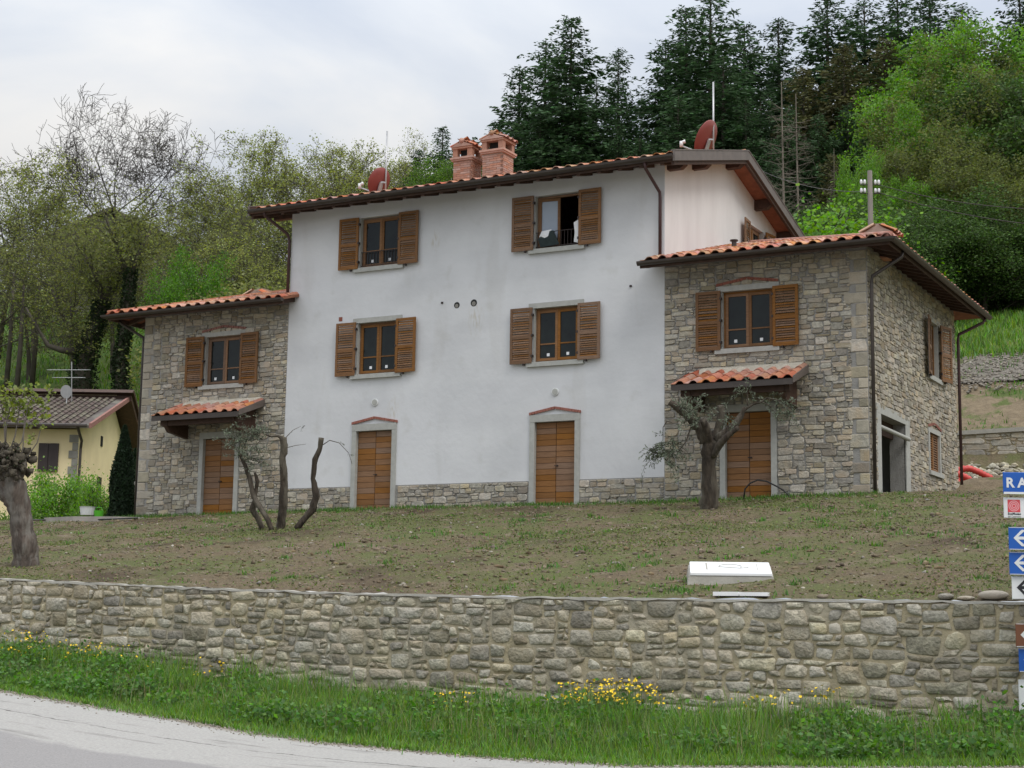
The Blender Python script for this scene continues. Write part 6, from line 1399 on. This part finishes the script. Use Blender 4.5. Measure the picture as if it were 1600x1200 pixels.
sprays(t, mw, [P(x, y, dP) for x, y in ((52, 682), (54, 668), (66, 640), (74, 612), (82, 606))], 2, .075, 'vine', 9, .22, -.4, 8, asp=.8)

# ---------------------------------------------------------------- garden clods, pebbles, weeds
def vnoise(x, y, f, ph=0):
    return .5+.25*np.sin(x*f+ph+1.3*np.sin(y*f*.8+ph))+.25*np.sin(y*f*1.3+ph*2+1.1*np.sin(x*f*.7))
rng = np.random.RandomState(21)
def scat(n, x0, x1, y0, y1): return rng.uniform(x0, x1, n), rng.uniform(y0, y1, n)
x, y = scat(30000, -24, 13, -15.0, -.15); sz = rng.gamma(1.6, .010, len(x)).clip(.010, .075)
tag(link('soil_clods', rocks('soil_clods', np.stack([x, y, height(x, y)+sz*.15], 1), sz, M['clod'], 6, .6, .35)), 'dry clods of tilled brown soil scattered over the garden slope', 'soil', kind='stuff')
x, y = scat(1500, -24, 13, -15.0, -.15); sz = rng.gamma(2, .008, len(x)).clip(.01, .05)
tag(link('pebbles', rocks('pebbles', np.stack([x, y, height(x, y)+sz*.2], 1), sz, M['pebble'], 7, .6, .3)), 'small pale pebbles scattered over the garden slope', 'pebbles', kind='stuff')
def blades(x, y, z, h, w, m, name, lean=.5, n=3):
    """curved grass blades: two quads each, tapering"""
    k = len(x); a = rng.rand(k)*6.28; dx, dy = np.cos(a), np.sin(a); l = lean*h*rng.uniform(.2, 1.2, k); w = w*rng.uniform(.6, 1.4, k)
    B = np.stack([x, y, z], 1); S = np.stack([-dy, dx, np.zeros(k)], 1)*w[:, None]*.5; D = np.stack([dx, dy, np.zeros(k)], 1)
    U = np.array([0, 0, 1.]); M1 = B+D*(l*.3)[:, None]+U*(h*.55)[:, None]; T = B+D*l[:, None]+U*h[:, None]
    V = np.stack([B-S, B+S, M1+S*.8, M1-S*.8, T+S*.15, T-S*.15], 1).reshape(-1, 3); i = np.arange(k)*6
    F = np.concatenate([np.stack([i, i+1, i+2, i+3], 1), np.stack([i+3, i+2, i+4, i+5], 1)]); r = rng.rand(k)
    return mesh_np(name, V, F, m, attr=np.r_[r, r])
# seedlings: denser in green patches and at the right
x, y = scat(150000, -24, 13.5, -15.1, -.05); d = vnoise(x, y, .55)*.6+vnoise(x, y, 1.7, 2)*.4+.10*np.clip((x-3)/8, -1, 1)+.12*np.clip((y+4)/4, 0, 1); k = rng.rand(len(x)) < np.clip((d-.40)*2.0, .08, .85); x, y = x[k], y[k]
V, F = leaf_quads(np.stack([x, y, height(x, y)+rng.uniform(.005, .045, len(x))], 1), .052, rng, .5, .3)
tag(link('seedlings', mesh_np('seedlings', V, F, M['weed_small'], attr=rng.rand(len(x)))), 'sparse green seedlings sprouting across the garden slope', 'seedlings', kind='stuff')
# weed tufts
n = 520; x, y = scat(n, -24, 13, -15.0, -.1); x[400:] = rng.uniform(2, 13, 120)
n = len(x); k = rng.rand(n) < np.clip(vnoise(x, y, .8, 3)+.1, .2, 1); x, y = x[k], y[k]; X = []; Y = []; Z = []; HH = []
for a, b_ in zip(x, y):
    m_ = rng.randint(12, 40); r = rng.uniform(.05, .16); X += list(a+rng.randn(m_)*r); Y += list(b_+rng.randn(m_)*r); HH += list(rng.uniform(.03, .11, m_))
X, Y, HH = map(np.array, (X, Y, HH)); Y = Y.clip(-15.1, -.02)
tag(link('weed_tufts', blades(X, Y, height(X, Y)-.01, HH, .022, M['weed'], 'weed_tufts', .8)), 'small tufts of green weeds dotted over the garden slope', 'weeds', kind='stuff')
n = 9000; x = rng.uniform(-18, 5.6, n); y = -.05-rng.gamma(1.5, .22, n); k = rng.rand(n) < vnoise(x, y, 1.9, 1); x, y = x[k], y[k].clip(-3, -.06)
tag(link('wall_foot_grass', blades(x, y, height(x, y)-.01, rng.uniform(.03, .14, len(x)), .016, M['weed'], 'wall_foot_grass', .7)), 'thin grass growing along the foot of the house front', 'grass', kind='stuff')
# meadow grass at the right
n = 28000; x = rng.uniform(0, 22, n); y = rng.uniform(26.1, 46, n); y[26000:] = 26.3-rng.gamma(1.2, .22, 2000)
tag(link('meadow_grass', blades(x, y, height(x, y)+.05, rng.uniform(.12, .45, n), .05, M['grass'], 'meadow_grass', .6)), 'bright meadow grass on the hillside behind the right wing', 'grass', kind='stuff')
n = 5000; x = rng.uniform(0, 16, n); y = rng.uniform(17.6, 26.4, n); k = vnoise(x, y, 1.3, 2) > .55; x, y = x[k], y[k]
tag(link('bank_weeds', blades(x, y, height(x, y)+.04, rng.uniform(.06, .2, len(x)), .04, M['weed'], 'bank_weeds', .8)), 'patches of weeds on the bare soil bank behind the right wing', 'weeds', kind='stuff')
n = 30000; x = rng.uniform(-110, -22, n); y = rng.uniform(22, 70, n)
tag(link('left_meadow_grass', blades(x, y, height(x, y)-.05, rng.uniform(.2, .5, n), .09, M['grass'], 'left_meadow_grass', .6)), 'green meadow grass on the hillside behind the yellow house', 'grass', kind='stuff')

# ---------------------------------------------------------------- grass verge under the wall
def verge_pts(n, lo=.02, hi=.99, pw=1.):
    x = rng.uniform(-10.5, 14.5, n); s = lo+(hi-lo)*rng.rand(n)**pw; ey = edge(x)[0]; return x, ey+(WY-ey)*s, verge_z(x, s), s
x, y, z, s = verge_pts(95000); pat = vnoise(x, y, 1.1, 1)*.6+vnoise(x, y, 3.1, 2)*.4
h = (.06+.37*s**.8*(1-.62*np.clip((s-.6)/.4, 0, 1)*np.clip((x+3)/5, .25, 1)))*(.35+1.15*pat)*rng.uniform(.5, 1.35, len(x))*(1+.35*(vnoise(x, y, .6, 4)-.5))
tag(link('verge_grass', blades(x, y, z-.02, h, .012, M['grass'], 'verge_grass', .65)), 'tall green grass growing on the verge between the road and the retaining wall', 'grass', kind='stuff')
x, y, z, s = verge_pts(3500, .2, .8); h = rng.uniform(.25, .55, len(x))
tag(link('dry_stalks', blades(x, y, z-.02, h, .006, M['grass_dry'], 'dry_stalks', .45)), 'thin dry stalks standing in the verge grass', 'grass', kind='stuff')
X = []; Y = []; Z = []; HH = []
for a in list(rng.uniform(-9, 13, 80))+[PY(p, 1060, WY)[0] for p in (20, 60, 330, 350, 365, 395, 560, 640, 660, 900, 930, 960, 1190, 1200, 1290, 1500)]:
    s0 = rng.uniform(.55, .93); ey = edge(a)[0]; b_ = ey+(WY-ey)*s0; m_ = rng.randint(60, 190); r_ = rng.uniform(.12, .38); xx = a+rng.randn(m_)*r_; yy = np.minimum(b_+rng.randn(m_)*r_*.6, WY-.08); X += list(xx); Y += list(yy); Z += list(verge_z(xx, (yy-edge(xx)[0])/(WY-edge(xx)[0]))); HH += list(rng.uniform(.3, 1., m_)*rng.uniform(.5, .82))
X, Y, Z, HH = map(np.array, (X, Y, Z, HH))
tag(link('tall_grass_clumps', blades(X, Y, Z-.02, HH, .014, M['grass'], 'tall_grass_clumps', .5)), 'ragged clumps of taller grass standing against the retaining wall', 'grass', kind='stuff')
# grit washed to the road edge
n = 5200; xg = rng.uniform(-10, 14, n); eg, zg = edge(xg); og = rng.gamma(1.2, .11, n)-.06; k = og < 1.6
tag(link('road_grit', rocks('road_grit', np.stack([xg[k], eg[k]-og[k], zg[k]+.004], 1), rng.uniform(.005, .022, k.sum()), M['gravel_stone'], 12, .7, .3)), 'fine grit lying along the grassy edge of the road', 'grit', kind='stuff')
# low creeping blades spilling over the road edge
n = 7000; xg = rng.uniform(-10, 14, n); eg, zg = edge(xg); yg = eg-rng.gamma(1., .05, n)*(vnoise(xg, xg*0, 2.3, 1)*2)+.03
tag(link('edge_grass', blades(xg, yg, zg-.005, rng.uniform(.03, .12, n), .012, M['grass'], 'edge_grass', 1.1)), 'short grass spilling over the edge of the road', 'grass', kind='stuff')
# broad leaved weeds in clumps
C_ = []; cx = rng.uniform(-8.5, 12.6, 120)
for a in cx:
    s0 = rng.uniform(.12, .9); ey = edge(a)[0]; b_ = ey+(WY-ey)*s0; r = rng.uniform(.14, .36); hh = rng.uniform(.18, .5)*(.6+.6*s0); m_ = int(200*r/.2)
    p = rng.randn(m_, 3)*np.array([r, r*.8, hh*.3]); p[:, 0] += a; p[:, 1] += b_; p[:, 2] = float(verge_z(a, s0))+abs(p[:, 2])+rng.rand(m_)*hh*.8; C_.append(p)
C_ = np.concatenate(C_); C_ = C_[C_[:, 1] < WY-.06]
tag(link('broad_leaf_weeds', foliage('broad_leaf_weeds', C_, .075, M['weed'], rng, .65, .3)), 'clumps of broad leaved weeds in the verge grass', 'weeds', kind='stuff')
# buttercups
FL = []
for px, w, n, lo, hi in ((45, 60, 110, 985, 1035), (140, 60, 130, 1005, 1055), (235, 30, 14, 1035, 1060), (300, 30, 10, 1030, 1065), (345, 40, 14, 1025, 1055), (705, 45, 46, 1080, 1110), (900, 55, 90, 1066, 1100), (965, 60, 140, 1060, 1100), (1010, 40, 40, 1070, 1100), (1190, 60, 22, 1078, 1105), (1290, 30, 18, 1068, 1100), (1050, 60, 12, 1090, 1160), (560, 60, 6, 1090, 1110), (240, 200, 16, 1040, 1080)):
    for _ in range(n):
        a = px+rng.randn()*w*.45; b_ = rng.uniform(lo, hi); yy = rng.uniform(-16.5, WY-.15); FL.append(PY(a, b_, yy))
FL = np.array(FL); n = len(FL); V = []; F = []
for i, p in enumerate(FL):
    nr = rng.randn(3)*.5+np.array([0, -.3, .8]); nr /= np.linalg.norm(nr); a = np.cross(nr, (1, 0, .1)); a /= np.linalg.norm(a); b_ = np.cross(nr, a); b0 = len(V); r = rng.uniform(.018, .028); V.append(p)
    for k in range(10): rr = r*(1 if k % 2 else .72); V.append(p+(a*math.cos(k*PI/5)+b_*math.sin(k*PI/5))*rr+nr*.006)
    F += [(b0, b0+1+k, b0+1+(k+1) % 10) for k in range(10)]
tag(link('buttercups', mesh_np('buttercups', np.array(V), F, M['flower'])), 'yellow buttercup flowers above the verge grass', 'flowers', kind='stuff')
gz = np.array([verge_z(p[0], (p[1]-edge(p[0])[0])/(WY-edge(p[0])[0])) for p in FL]); tw = [((p[0], p[1], g_), tuple(p), .004, .003) for p, g_ in zip(FL, gz)]
V, F = tubes_np(tw, 3); tag(link('flower_stems', mesh_np('flower_stems', V, F, M['weed'])), 'thin stems carrying the buttercup flowers', 'stems', kind='stuff')
# white stone in the grass
for px0, px1, y0, y1, lb in ((1213, 1231, 1082, 1108, 'upright whitish stone at the foot of the wall in the grass'), (1320, 1350, 1106, 1120, 'low pale stone at the wall foot right of the upright one')):
    A_ = PY(px0, y1, -15.55); B_ = PY(px1, y0, -15.55); w, h = B_[0]-A_[0], B_[2]-A_[2]
    me = rocks('marker_stone', [(0, 0, 0)], [1.0], M['pale'], px0, 1, .15); V = np.array([v.co[:] for v in me.vertices]); lo, hi = V.min(0), V.max(0); V = (V-(lo+hi)/2)/(hi-lo)*np.array([w, .18, h+.35]); V[:, 2] += (h+.35)/2-.35
    me.vertices.foreach_set('co', V.astype(np.float32).ravel()); o = link('marker_stone', me, None, Matrix.Translation(((A_[0]+B_[0])/2, -15.55, A_[2]))); tag(o, lb, 'stone')

# ---------------------------------------------------------------- road signs at the right edge
def signs():
    DS = 21.; b = P(1640, 1150, DS); x_, y_ = b[0], b[1]; z0 = float(verge_z(x_, .45))-.1
    t = empty('direction_signpost', (x_, y_, z0), label='stack of blue, white and brown direction signs on posts at the right frame edge', cat='road sign')
    R0 = Matrix.Rotation(YAW, 4, 'Z'); W_ = 1.25
    def panel(px, y0, y1, m, border=None):
        A_ = P(px, y1, DS); B_ = P(px, y0, DS); h = B_[2]-A_[2]
        mw = Matrix.Translation((A_[0]-x_, A_[1]-y_, A_[2]-z0)) @ R0
        q = MB(); q.box(0, W_, 0, .022, 0, h); s = q.build('sign_panel', M[m], t, mw); bv = s.modifiers.new('b', 'BEVEL'); bv.width = .006; bv.segments = 2
        if border is not None:
            q = MB(); e_ = .008; bw = border[1]
            q.box(.004, W_-.004, -.002, -.0005, .004, bw); q.box(.004, W_-.004, -.002, -.0005, h-.010, h-.004); q.build('border', M[border[0]], s)
        return s, h
    def poly(s, pts, m, name, y=-.003): q = MB(); q.prism(pts, y, -.0003, 1); q.build(name, M[m], s)
    def text(s, body, x, z, size, m, bold=0):
        c = bpy.data.curves.new('lettering', 'FONT'); c.body = body; c.size = size; c.extrude = .001; c.offset = bold; o = bpy.data.objects.new('lettering', c); me = bpy.data.meshes.new_from_object(o.evaluated_get(bpy.context.evaluated_depsgraph_get())) if False else None
        COL.objects.link(o); bpy.context.view_layer.update(); me = bpy.data.meshes.new_from_object(o.evaluated_get(bpy.context.evaluated_depsgraph_get())); COL.objects.unlink(o); bpy.data.objects.remove(o)
        me.materials.clear(); me.materials.append(M[m]); q = link('lettering', me, s, Matrix.Translation((x, -.0025, z)) @ Matrix.Rotation(PI/2, 4, 'X'))
    def arrow(s, h, m, x0=.06):
        c = h*.52; a = h*.36; tk = h*.13
        poly(s, [(x0, c), (x0+a, c+a), (x0+a+tk*1.5, c+a), (x0+tk*1.6+tk*.0, c+tk*.5), (x0+tk*1.6, c)], m, 'arrow'); poly(s, [(x0, c), (x0+tk*1.6, c), (x0+tk*1.6, c-tk*.5), (x0+a+tk*1.5, c-a), (x0+a, c-a)], m, 'arrow', -.0031)
        poly(s, [(x0+tk*1.2, c-tk*.5), (x0+.5, c-tk*.5), (x0+.5, c+tk*.5), (x0+tk*1.2, c+tk*.5)], m, 'arrow', -.0034)
    s, h = panel(1568, 737, 771, 'blue'); text(s, 'R A', .035, h*.30, h*.62, 'sign_white', .006); q = MB(); q.box(.004, W_-.004, -.0025, -.0005, -.006, .022); q.build('border', M['sign_white'], s)
    s, h = panel(1569, 777, 809, 'sign_white'); e0, e1 = .05, .05+h*.62; z1 = h*.90; z0_ = z1-h*.62
    q = MB(); q.box(e0, e1, -.002, -.0004, z0_, z1); q.build('emblem', M['sign_red'], s)
    for k in range(3):
        q = MB(); r = h*(.27-.08*k); cx, cz = (e0+e1)/2, (z0_+z1)/2; n = 24; vs = [(cx+rr*math.cos(2*PI*j/n), -.0026, cz+rr*math.sin(2*PI*j/n)) for rr in (r, r-h*.045) for j in range(n)]; q.add(vs, [(j, (j+1) % n, n+(j+1) % n, n+j) for j in range(n)]); q.build('emblem_ring', M['sign_pink'], s)
    text(s, 'EcoMuseo', .05, h*.155, h*.155, 'sign_black', .001); text(s, 'del Casentino', .05, h*.04, h*.115, 'grey_stone')
    for px, y0, y1, m, am in ((1577, 823, 859, 'blue', 'sign_white'), (1578, 862, 898, 'blue', 'sign_white'), (1582, 900, 937, 'sign_white', 'sign_black'), (1588, 974, 1011, 'sign_brown', 'sign_white'), (1593, 1013, 1050, 'blue', 'sign_white')):
        s, h = panel(px, y0, y1, m, ('sign_white' if m != 'sign_white' else 'sign_black', .012)); arrow(s, h, am)
    s, h = panel(1593, 1062, 1112, 'sign_white'); q = MB(); q.disc((.12, -.0005, h*.45), .05, (0, -1, 0), .002, 12); q.disc((.17, -.0005, h*.6), .04, (0, -1, 0), .0024, 12); q.build('pale_emblem', M['sign_pale'], s)
    for u in (.42, 1.05):
        p = P(1575, 737, DS); px_ = p+AR*u; q = MB(); q.tube([(px_[0]-x_-.04*math.sin(YAW), px_[1]-y_+.06, 0), (px_[0]-x_-.04*math.sin(YAW), px_[1]-y_+.06, p[2]-z0+.02)], .03, 10); q.build('post', M['galv'], t, None, True)
signs()
